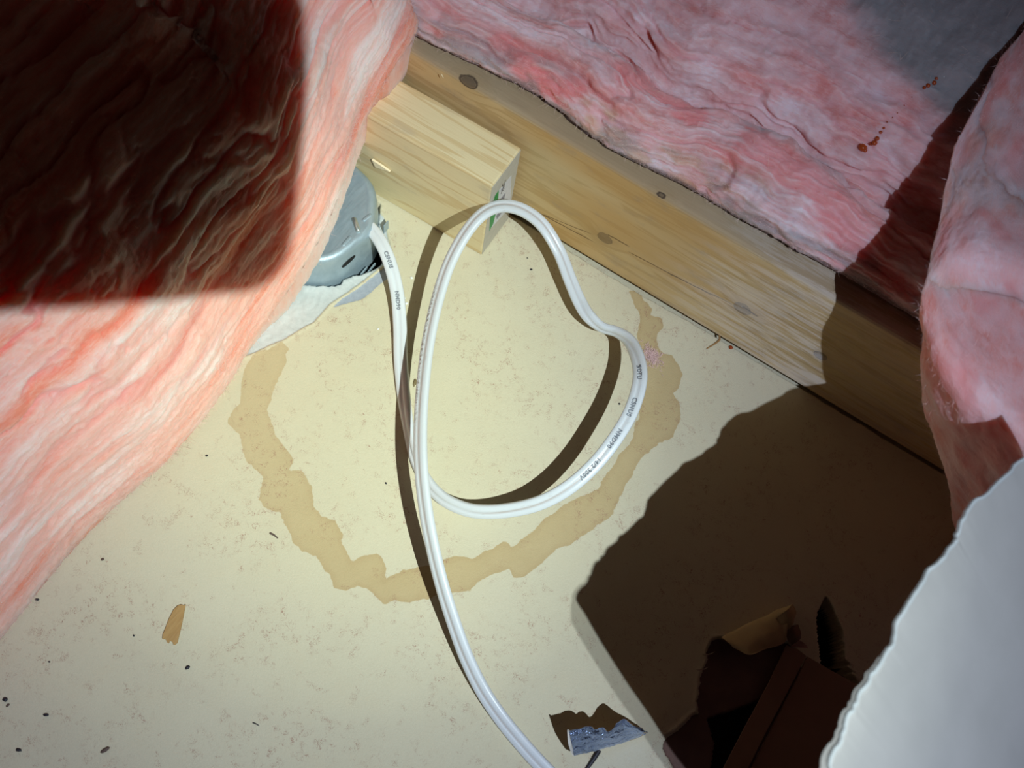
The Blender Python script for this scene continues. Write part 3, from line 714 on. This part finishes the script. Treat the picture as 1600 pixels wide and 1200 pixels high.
for (a, b, r_) in [(1349, 229, 3.2), (1343, 230, 1.9), (1352, 236, 1.6), (1362, 226, 1.3), (1368, 222, 2.0), (1372, 216, 1.6), (1377, 208, 1.2), (1381, 200, .9), (1386, 192, .5), (1394, 184, .45), (1402, 174, .45), (1412, 165, .4), (1424, 154, .4)]:
    dr.append((on_batt(a, b), r_))
d_ = blob_chain('glue_drip', dr, AMBER, batR); d_['label'] = 'glossy amber binder drip with a thin trailing string'
d_ = blob_chain('glue_drip', [(on_batt(1446, 136), 1.2), (on_batt(1451, 133), 1.5), (on_batt(1457, 129), 1.7), (on_batt(1463, 126), 1.1)], AMBER, batR)
d_['label'] = 'small amber binder dash higher on the batt'

# --- right batt: stands in front of the joist at the right
sil_top = [(1655,-90,218),(1622,0,214),(1592,60,211),(1548,120,209),(1510,190,207),(1488,250,207),(1470,330,207)]   # lapped back over the joist onto the rear batt
sil = [(1456,390,-8),(1446,440,-34),(1440,480,-46),(1447,520,-50),(1450,570,-50),(1449,620,-50),(1460,670,-50),(1476,715,-50),(1490,762,-50),(1500,812,-50),(1512,870,-50),(1530,950,-50)]
s3 = np.array([at_z(*q) for q in sil_top]+[at_y(*q) for q in sil]); s3[:, 2] = np.maximum(s3[:, 2], 1)
colm = np.array([(70, 46), (26, 44), (9, 32), (2.5, 15), (0, 0), (3.5, -9), (11, -17), (26, -27), (55, -38), (100, -45), (190, -48), (330, -46), (520, -42)], float)
G = s3[:, None, :]+np.concatenate([colm, 0*colm[:, :1]], 1)[None]
P = surf(G, 420, 260)
ln = np.r_[0, np.cumsum(np.linalg.norm(np.diff(P[:, 80], axis=0), axis=1))]; an = np.r_[0, np.cumsum(np.linalg.norm(np.diff(P[200], axis=0), axis=1))]
SS, AA = np.meshgrid(ln, an, indexing='ij'); N = grid_normals(P); vc = C-P
if (N[200, 160]@vc[200, 160]) < 0: N = -N
lay = fbm(SS/40+AA/90, AA/22, 251, 3); big = fbm(SS/60, AA/45, 255, 3); cre = 1-np.abs(2*fbm(SS/50+AA/60, AA/26, 257, 2)-1)
disp = (lay-.5)*9+(big-.5)*14-(fbm(SS/7, AA/7, 259, 3)-.5)*2+(fbm(SS/2.6, AA/2.6, 263, 2)-.5)*1.2
disp *= .5
P2 = P+N*disp[..., None]; P2[..., 2] = np.maximum(P2[..., 2], .4); P2[..., 1] = np.where(P2[..., 2] < JH+4, np.minimum(P2[..., 1], -3), P2[..., 1])
tone = .47+(fbm(SS/30+AA/60, AA/18, 271, 4)-.5)*.8+(fbm(SS/9, AA/8, 275, 3)-.5)*.3
red = .45*sstep(.48, .72, fbm(SS/34, AA/22, 277, 3))
batS = thing('insulation_batt', 'rose fibreglass batt standing on edge at the right in front of the joist', 'insulation', (400, -60, 0))
mesh_raw('fibre_body', P2.reshape(-1, 3), grid_quads(420, 260), FIB_R, batS, attrs=dict(tone=tone, red=red, dust=0*tone, dirt_dark=0*tone), uv=np.stack([SS, AA], -1).reshape(-1, 2)*S)
N2 = grid_normals(P2); N2 *= np.sign((N2*N).sum(2, keepdims=True)); T2 = np.gradient(P2, axis=0); T2 /= np.linalg.norm(T2, axis=2, keepdims=True)+1e-9
jj = np.arange(420*260).reshape(420, 260)
fibres('loose_fibre', P2, N2, T2, 2200, 5, STRAND_PALE, batS, jj[:, 60:170].ravel(), .6, .11)

# ------------------------------------------------------------------ grey paperboard sheet close to the camera
PA = np.array([(331, -127, 259), (313, -195, 276), (301, -257, 288), (298, -312, 294)], float)
A_ = np.c_[PA[:, :2], np.ones(4)]; A_ = np.r_[A_, [[0.02, 0, 0]]]; co = np.linalg.lstsq(A_, np.r_[PA[:, 2], 0.002], rcond=None)[0]
def sheet_z(x, y): return co[0]*x+co[1]*y+co[2]
SN = np.array([-co[0], -co[1], 1.0]); SN /= np.linalg.norm(SN); SP = np.array([0, 0, co[2]])
def on_sheet(origin, v): return origin+v*(((SP-origin)@SN)/(v@SN))
edge_px = [(1640,672),(1600,714),(1575,738),(1545,766),(1520,786),(1504,806),(1496,832),(1488,848),(1466,872),(1440,904),(1420,935),(1404,966),(1392,1000),(1380,1022),(1366,1044),(1352,1066),(1338,1092),(1327,1110),(1318,1136),(1309,1158),(1298,1178),(1289,1200)]
ev = [on_sheet(C, ray(a, b)) for a, b in edge_px]
for (a, b) in [(911, 950), (919, 970), (940, 1005), (975, 1060), (1012, 1112), (1046, 1165), (1085, 1215)]:   # its lower edge is where its shadow says
    q = at_z(a, b); ev.append(on_sheet(LAMP, q-LAMP))
print('sheet', co, [e.round(0) for e in (ev[0], ev[11], ev[21], ev[22], ev[-1])])
t = NT('grey_paperboard'); g = t.geo()
gn = t.noise(g, 40, 4, .6); gf = t.noise(g, 900, 3)
t.base(t.mix(gn, (.335, .33, .305), (.40, .39, .365))); t.p(Roughness=.65, Specular_IOR_Level=.35); t.bump(gf, .12, .0005)
GREYB = t.m
TORN = plain('torn_white_ply', (.44, .47, .46), .8)
UNDER = plain('shaded_paper_back', (.03, .028, .04), .8)  # underside's shade put into the colour of the back
she = thing('paperboard_sheet', 'big torn sheet of grey paperboard close up at lower right over the dark floor', 'paperboard', (480, -300, 0))
ev = np.array(ev)
# densify the torn edge a little and roughen it
ed_ = catmull(ev[:22], 240); low = catmull(ev[21:], 60)[1:]; smo = np.r_[ed_, low].copy()
for _ in range(60): smo[195:290] = (smo[194:289]+smo[195:290]+smo[196:291])/3
nrm2 = np.stack([-np.gradient(ed_[:, 1]), np.gradient(ed_[:, 0])], 1); nrm2 /= np.linalg.norm(nrm2, axis=1, keepdims=True)
ed_[:, :2] += nrm2*((fbm(np.arange(240)/9.0, np.zeros(240), 301, 3)-.5)*3.0)[:, None]
out = np.r_[ed_, low]
for _ in range(60): out[222:275] = (out[221:274]+out[222:275]+out[223:276])/3
ed_ = out[:240]; low = out[240:]
far = np.array([[720, p_[1]*.45-200, sheet_z(720, p_[1]*.45-200)] for p_ in smo])
rows = []
for f in np.r_[0, .004, .012, .03, .08, .2, .4, .65, 1.0]:
    k_ = math.exp(-f/.01); q = (out*k_+smo*(1-k_))*(1-f)+far*f; sag = 10*math.sin(math.pi*min(1, f*1.4))
    q = q+SN*(sag*.4); q[:, 2] += (fbm(q[:, 0]/80, q[:, 1]/80, 307, 3)-.5)*8*min(1, f*5)
    rows.append(q)
drop = rows[-1].copy(); drop[:, 0] += 25; drop[:, 2] -= 40; rows.append(drop)
drop = drop.copy(); drop[:, 0] += 8; drop[:, 2] = 1; rows.append(drop)
G = np.array(rows).transpose(1, 0, 2); GN = grid_normals(G); GN *= np.sign(GN[..., 2:3]+1e-6)
def shell(name, Ga, th, mat, par):
    a, b, _ = Ga.shape; lo2 = Ga-SN*th
    V = np.r_[Ga.reshape(-1, 3), lo2.reshape(-1, 3)]; q = grid_quads(a, b); Q = [q, q[:, ::-1]+a*b]
    i = np.arange(a*b).reshape(a, b)
    for lp in (i[:, 0], i[0, ::-1], i[-1, :], i[::-1, -1]):
        Q.append(np.stack([lp[:-1], lp[1:], lp[1:]+a*b, lp[:-1]+a*b], 1))
    return mesh_raw(name, V, np.concatenate(Q), mat, par)
shell('face_ply', G, .5, GREYB, she)
Gb = np.array(rows).transpose(1, 0, 2)[:, 1:]-SN*.55; shell('back_ply', Gb, 1.2, UNDER, she)
rim = np.stack([out+SN*.35, out*.9965+far*.0035+SN*.55], 1); rim = rim.transpose(0, 1, 2)
o_ = shell('torn_edge', rim, .6, TORN, she); o_['label'] = 'paler torn rim of the sheet'

# see-through strip added past the torn lower edge for a lighter shadow border
t = NT('added_shadow_strip'); t.base((.62, .60, .55)); t.p(Roughness=.8)
tr_ = t.n('ShaderNodeBsdfTransparent'); mx_ = t.n('ShaderNodeMixShader', {'Fac': .42})
t.t.links.new(t.b.outputs[0], mx_.inputs[2]); t.t.links.new(tr_.outputs[0], mx_.inputs[1]); t.t.links.new(mx_.outputs[0], t.o.inputs['Surface'])
ol = np.r_[ed_[150:], low]; tg2 = np.gradient(ol, axis=0)[:, :2]; nn = np.stack([tg2[:, 1], -tg2[:, 0]], 1); nn /= np.linalg.norm(nn, axis=1, keepdims=True)+1e-9
if nn[20, 0] > 0: nn = -nn
for _ in range(12): nn[1:-1] = (nn[:-2]+nn[1:-1]+nn[2:])/3
wd_ = np.interp(np.arange(len(ol)), [0, 60, 88, 100, len(ol)-1], [.2, .9, 2.0, 7.5, 7.5])[:, None]
o2 = ol.copy(); o2[:, :2] += nn*wd_; i2 = ol.copy(); i2[:, :2] -= nn*3
mesh_raw('added_shadow_strip', np.stack([i2-SN*1.1, ol-SN*1.1, o2-SN*1.1], 1).reshape(-1, 3), grid_quads(len(ol), 3), t.m, she)

# ------------------------------------------------------------------ torn facing bits at the lower right
KRAFT = plain('kraft_paper', (.46, .33, .16), .7, 0, .15, 120); KRAFTD = plain('dark_kraft', (.20, .11, .065), .75, 0, .2, 60); CARD = plain('brown_cardboard', (.30, .17, .10), .75, 0, .12, 90)
def sheet_grid(name, G, nu, nv, th, mat, par, jag=0, seed=0):
    P = surf(G, nu, nv)
    n = grid_normals(P)
    if jag: P = P+n*((fbm(np.arange(nu)[:, None]/6.0+0*P[..., 0], np.arange(nv)[None, :]/6.0+0*P[..., 0], seed, 3)-.5)*jag)[..., None]
    a, b = nu, nv; V = np.r_[P.reshape(-1, 3), (P-n*th).reshape(-1, 3)]; q = grid_quads(a, b); Q = [q, q[:, ::-1]+a*b]
    i = np.arange(a*b).reshape(a, b)
    for lp in (i[:, 0], i[0, ::-1], i[-1, :], i[::-1, -1]): Q.append(np.stack([lp[:-1], lp[1:], lp[1:]+a*b, lp[:-1]+a*b], 1))
    return mesh_raw(name, V, np.concatenate(Q), mat, par)
# foil curl: from the paper's torn edge it curls towards the viewer and stands up with a ragged top
t = NT('crumpled_foil'); g = t.geo()
vo = t.n('ShaderNodeTexVoronoi', {'Scale': 170}); t.set(vo.inputs['Vector'], g)
cr_ = t.math('ADD', t.noise(g, 130, 4, .65, .8), t.math('MULTIPLY', vo.outputs['Distance'], .6))
t.base((.42, .56, .92)); t.p(Metallic=1.0, Roughness=.27); t.bump(cr_, 1.0, .003); FOIL = t.m  # lamp's blue cast put into the silver foil's colour
fo = thing('foil_scrap', 'curled scrap of crinkled silver foil-faced paper at the torn floor edge', 'foil', at_z(950, 1160, 0))
top_px = [(889,1142,37),(897,1140,37),(906,1139,38),(915,1135.5,39),(924,1135.5,39),(930,1140,38),(936,1138,39),(943,1137,39),(948,1143,37),(953,1143,36),(959,1138,37),(966,1129,38),(975,1124,39),(984,1130,37),(992,1135,34),(1001,1138,27),(1010,1143,17)]
bot_px = [(898,1181,14),(905,1179,13),(912,1177.5,13),(919,1176,12),(926,1174,12),(933,1172.5,11),(940,1170.5,11),(947,1168.5,10),(954,1166.5,10),(961,1164.5,9),(968,1162.5,9),(975,1160,8),(983,1157.5,8),(991,1155,7),(998,1152,7),(1005,1149,8),(1011,1145,12)]
T_ = np.array([at_z(*q) for q in top_px]); B_ = np.array([at_z(*q) for q in bot_px])
M_ = (T_+B_)/2; tw = C-M_; tw /= np.linalg.norm(tw, axis=1, keepdims=True)
tp_ = np.interp(np.arange(17), [0, 9, 16], [1, .8, .05])[:, None]; und = B_+np.array([0, 6.0, -5])*tp_; und2 = B_+np.array([4, 16, 0])*tp_; und2[:, 2] = 1.0*tp_[:, 0]+und[:, 2]*(1-tp_[:, 0])
G = np.stack([und2, und, B_, B_*.7+T_*.3+tw*3.5, B_*.35+T_*.65+tw*3.5, T_], 1)
sheet_grid('foil_face', G, 110, 40, .15, FOIL, fo, 1.3, 401)
sheet_grid('paper_backing', G-tw[:, None, :]*2.2-np.array([0, 0, .2]), 110, 24, .35, KRAFT, fo, .4, 403)
eL = np.stack([B_[0], B_[0]*.6+T_[0]*.4+tw[0]*3, T_[0]]); off = np.array([[-1.6, -.4, 0], [-2.6, -.6, .4], [-1.2, 0, 0]])
G = np.stack([eL, eL+off], 1); sheet_grid('torn_edge', G, 16, 4, .4, plain('torn_paper_white', (.72, .70, .66), .8), fo, .5, 405)

# tan flap folded up along the tear
fl = thing('paper_flap', 'torn tan kraft paper flap folded up in the shadow above the brown cardboard', 'paper', at_z(1180, 1005, 0))
ft = [(1128,996,6),(1155,984,9),(1185,970,12),(1215,956,15),(1238,946,18)]
fb = [(1146,1010,9),(1170,1023,14),(1196,1014,15),(1226,1004,15),(1226,984,17)]
a_ = np.array([at_z(*q) for q in ft]); b_ = np.array([at_z(*q) for q in fb]); bk = a_+np.array([3, 5, -5]); bk[:, 2] = .5
G = np.stack([bk, a_, a_*.5+b_*.5+np.array([0, -1, 2.5]), b_], 1)
sheet_grid('flap', G, 50, 24, .4, KRAFT, fl, 1.4, 411)
a_ = np.array([at_z(*q) for q in [(1238,944,18),(1243,956,16),(1240,966,14)]]); b_ = np.array([at_z(*q) for q in [(1212,966,18),(1220,978,17),(1228,990,12)]])
sheet_grid('curled_tip', np.stack([a_, a_*.5+b_*.5+np.array([0, 0, 5]), b_], 1), 16, 14, .4, KRAFT, fl, .8, 413)
a_ = np.array([at_z(*q) for q in [(1246,976,12),(1251,990,11),(1250,998,9)]]); b_ = np.array([at_z(*q) for q in [(1226,982,14),(1230,998,12),(1236,1008,6)]])
sheet_grid('curled_tip', np.stack([a_, a_*.5+b_*.5+np.array([0, 0, 4]), b_], 1), 16, 14, .4, KRAFTD, fl, .8, 415)
a_ = np.array([at_z(*q) for q in [(1236,1010,5),(1250,1012,4),(1262,1012,3)]]); b_ = np.array([at_z(*q) for q in [(1248,1000,9),(1254,1003,8),(1260,1008,4)]])
sheet_grid('pink_scrap', np.stack([a_, b_], 1), 12, 6, .4, plain('pinkish_paper', (.52, .30, .24), .8), fl, .6, 417)

# flat brown cardboard with a creased side strip
cbd = thing('cardboard_piece', 'flat brown cardboard piece with a creased edge strip in the dark lower right', 'cardboard', at_z(1260, 1120, 0))
zc = 3.0
bm = bmesh.new(); prism(bm, [at_z(a, b, zc) for a, b in [(1262,1026),(1300,1048),(1340,1070),(1400,1105),(1420,1260),(1150,1260),(1172,1205),(1205,1140),(1236,1080)]], 2.6); bm_obj('panel', bm, CARD, cbd)
bm = bmesh.new(); prism(bm, [at_z(a, b, zc+1.2) for a, b in [(1229,1008),(1246,1014),(1260,1025),(1232,1078),(1200,1138),(1166,1205),(1138,1260),(1104,1260),(1128,1205),(1164,1136),(1200,1070)]], 1.4); bm_obj('side_strip', bm, CARD, cbd)

# pale fibres along the ragged tear
for (a, b, k) in [(1098, 1046, 0), (1108, 1022, 1)]:
    bm = bmesh.new(); p = at_z(a, b, 1.5)
    prism(bm, [p+np.array([-4, -2.5, 0]), p+np.array([-1, -.8, 1]), p+np.array([2.5, 3.5, 2]), p+np.array([1, .5, 1.5]), p+np.array([-1.5, -2.2, 0])], .5)
    o_ = bm_obj('paper_shred', bm, plain('paper_shred_pale', (.55, .45, .36), .9)); o_['category'] = 'paper scrap'
    o_['label'] = ['pale torn paper shred sticking out of the middle of the tear', 'smaller pale paper shred at the top of the tear'][k]

# ------------------------------------------------------------------ small things on the floor
def flake(name, pts, z, th, mat, label, cat, group=None, bend=0):
    bm = bmesh.new(); q = [at_z(a, b, z) for a, b in pts]; prism(bm, q, th)
    c0 = np.mean(q, 0)
    o = bm_obj(name, bm, mat, None, origin=(c0[0], c0[1], 0)); o['label'] = label; o['category'] = cat
    if group: o['group'] = group
    return o
t = NT('chip_wood'); o1 = t.obj(); g1 = t.noise(t.mapping(o1, (700, 110, 300), (0, 0, -.25)), 1, 3)
t.base(t.mix(g1, (.52, .33, .12), (.33, .18, .055))); t.p(Roughness=.6); t.bump(g1, .4, .0006); CHIP = t.m
flake('wood_chip', [(283,944.5),(288,946),(290,944),(287,960),(284,975),(280,992),(277,1004),(273.5,1007),(271,1007.5),(269.5,1003),(267,1002),(265,1001),(263.5,1005),(261,1003.5),(259,999),(253.5,998),(254,992),(259,980),(264,967),(271,953),(278,946)], 1.5, 1.3, CHIP,
      'flat brown wood chip with a ragged lower end on bare floor at lower left', 'wood chip')
BLK_ = plain('dark_debris', (.012, .011, .018), .55); BRN_ = plain('brown_debris', (.10, .065, .05), .7)
def speck(px, py, rx, ry, rot, mat, label, name='debris_speck', cat='debris'):
    bm = bmesh.new(); p = at_z(px, py, ry*.55)
    bmesh.ops.create_icosphere(bm, subdivisions=2, radius=1)
    cr2, sr2 = math.cos(rot), math.sin(rot)
    for k, v in enumerate(bm.verts):
        j = 1+.35*(_hash(np.array([k]), np.array([int(px)]), 5)[0]-.5)
        x0, y0, z0_ = v.co.x*rx*j, v.co.y*ry*j, v.co.z*ry*.7
        v.co = Vector((p[0]+cr2*x0-sr2*y0, p[1]+sr2*x0+cr2*y0, p[2]+z0_))
    o = bm_obj(name, bm, mat, None, origin=(p[0], p[1], 0), smooth=True); o['label'] = label; o['category'] = cat
    o['group'] = 'specks of debris on the floor'
    return o
speck(58, 937, 1.5, .8, .5, BLK_, 'black speck touching the lower edge of the left batt')
speck(160, 874, 1.1, .8, 1, BRN_, 'brownish speck on the floor between the left batt and the wood chip')
speck(77, 1034, .7, .6, 0, BLK_, 'tiny round black dot nearest the left end of the pink batt')
speck(8, 1093, 1.6, 1.4, .3, BLK_, 'round black speck at the very left edge of the floor')
speck(12, 1102, 1.2, .8, 1.4, BRN_, 'brown speck touching the round black one at the left edge')
speck(72, 1117, 1.9, .9, .5, BLK_, 'black oval speck right of the pair at the left edge')
speck(29, 1172, 1.9, 1.0, .4, BLK_, 'black oval speck in the lower left corner')
speck(164, 1172, 2.9, 1.2, 1.2, BRN_, 'long brown pellet on the floor at the bottom left')
speck(293, 1043, 1.6, 1.1, 1.2, BLK_, 'black pointed speck just below the wood chip')
speck(209, 993, .7, .6, 0, BLK_, 'tiny black dot left of the wood chip')
speck(323, 712, 1.0, .6, 1, BLK_, 'black speck between the left batt and the left arm of the stain ring')
speck(603, 755, .8, .7, 0, BLK_, 'black dot inside the stain ring left of the crossing cables')
speck(968, 631, .8, .7, 0, BLK_, 'black dot inside the right lobe of the cable loop')
speck(830, 421, 1.1, .8, .6, BLK_, 'black speck inside the cable loop near the block end')
speck(824, 403, .6, .5, 0, BLK_, 'tiny dot just above the speck near the block end')
speck(956, 1164, .7, .6, 0, BLK_, 'tiny black dot just right of the foil scrap')
speck(648, 598, 3.2, 1.3, 1.9, plain('olive_husk', (.20, .15, .07), .6), 'olive brown husk between the two upright cable strands', 'husk', 'debris')
speck(1142, 543, 1.7, 1.6, 0, AMBER, 'orange resin bead on the floor at the foot of the joist', 'resin_bead', 'resin bead')
WCR = plain('gypsum_crumb', (.80, .84, .84), .8)
speck(643, 434, 1.1, .9, 0, WCR, 'white crumb nearest the box, right of the cable', 'plaster_crumb', 'crumb')
speck(635, 474, 1.3, 1.0, 1, WCR, 'largest white crumb beside the cable strand', 'plaster_crumb', 'crumb')
speck(632, 466, .9, .8, 1, WCR, 'small white crumb just above the largest one', 'plaster_crumb', 'crumb')
speck(591, 514, .8, .7, 1, WCR, 'white crumb left of the cable strand', 'plaster_crumb', 'crumb')

def stick(name, pts, r_, mat, label, cat):
    q = np.array([at_z(*p) for p in pts]); P = catmull(q, 5*len(q)); tg_ = np.gradient(P, axis=0); tg_ /= np.linalg.norm(tg_, axis=1, keepdims=True)
    s_ = np.cross(tg_, [0, 0, 1]); s_ /= np.linalg.norm(s_, axis=1, keepdims=True); u_ = np.cross(s_, tg_)
    a = np.linspace(0, 2*math.pi, 7)[:-1]; n_ = len(P); k = r_*(1-.5*np.linspace(0, 1, n_)**2)
    V = P[:, None]+k[:, None, None]*(np.cos(a)[None, :, None]*s_[:, None]+np.sin(a)[None, :, None]*u_[:, None])
    Q = grid_quads(n_, 6, True); V = np.r_[V.reshape(-1, 3), [P[0]], [P[-1]]]
    caps = [[n_*6, (j+1) % 6, j, n_*6] for j in range(6)]
    o = mesh_raw(name, V, Q, mat, None, origin=(q[0][0], q[0][1], 0)); o['label'] = label; o['category'] = cat
    return o
stick('wood_splinter', [(1124, 524, 1.2), (1124, 531, 1.2), (1117, 537, 1), (1104, 545, .6)], .8, plain('orange_splinter', (.34, .18, .06), .6), 'bent reddish wood splinter at the foot of the joist', 'splinter')
stick('dark_twig', [(936, 1172, 1.2), (930, 1182, 1.2), (922, 1194, 1), (912, 1208, 1)], 1.7, BLK_, 'short black twig sticking out from under the foil scrap', 'twig')
stick('wood_sliver', [(422, 833, .6), (428, 836, .7), (434, 841, .5)], .7, BRN_, 'thin dark sliver on the left part of the stain ring', 'splinter')
stick('wood_sliver', [(395, 1129, .5), (400, 1131, .6), (405, 1134, .4)], .4, BLK_, 'thin dark sliver at the bottom of the floor left of the cable', 'splinter')
stick('pale_straw', [(690, 116, JH+.3), (693, 122, JH-2)], .3, plain('straw', (.85, .72, .45), .6), 'tiny pale straw on the joist left of the big knot', 'straw')
# pink fluff caught beside the cable
fc = at_z(1018, 556, 1.0); cnt = 420
g_ = rng.normal(0, 1, (cnt, 3))*np.array([4.2, 3.4, 1.0]); g_[:, 0] += .5*g_[:, 1]*-1; pz = fc+g_; pz[:, 2] = np.abs(g_[:, 2])+.3
d_ = rng.normal(0, 1, (cnt, 3)); d_[:, 2] *= .3; d_ /= np.linalg.norm(d_, axis=1, keepdims=True); s_ = np.cross(d_, [0, 0, 1.0]); s_ /= np.linalg.norm(s_, axis=1, keepdims=True)+1e-9
V = np.stack([pz-d_*1.8-s_*.15, pz-d_*1.8+s_*.15, pz+d_*1.8], 1).reshape(-1, 3); V[:, 2] = np.maximum(V[:, 2], .2)
o_ = mesh_raw('fibre_tuft', V-np.array([0, 0, 0]), np.arange(cnt*3).reshape(-1, 3), plain('pink_tuft', (.74, .52, .50), .8), smooth=False, origin=(fc[0], fc[1], 0))
o_['label'] = 'small pink tuft of insulation fibre on the stain right of the cable loop'; o_['category'] = 'fibre tuft'

# ------------------------------------------------------------------ the phone that takes the picture: it shades the left batt from the torch
ph_ = thing('phone', 'black phone held above the scene, behind the lens, shading the left batt', 'phone', cam_pt(56, -21, -6))
def phone_bm(x0, x1, y0, y1, z0_, z1_, bev):
    bm = bmesh.new(); bm_box(bm, (x0, y0, z0_), (x1, y1, z1_), 0)
    ve = [e for e in bm.edges if abs(e.verts[0].co.z-e.verts[1].co.z) > 1e-6]
    bmesh.ops.bevel(bm, geom=ve, offset=bev, segments=8, affect='EDGES', profile=.5)
    for v in bm.verts: v.co = Vector(cam_pt(*v.co))
    return bm
bm_obj('body', phone_bm(-24, 136, -60, 18, -10, -2.2, 12), plain('phone_black', (.02, .02, .022), .35), ph_)
bm_obj('screen', phone_bm(-21, 133, -57, 15, -10.4, -10, 10), plain('phone_glass', (.01, .01, .012), .1), ph_)
bm_obj('lens_ring', phone_bm(-10, 10, -10, 10, -2.2, -1.0, 9.5), plain('phone_lens', (.03, .03, .035), .2), ph_)
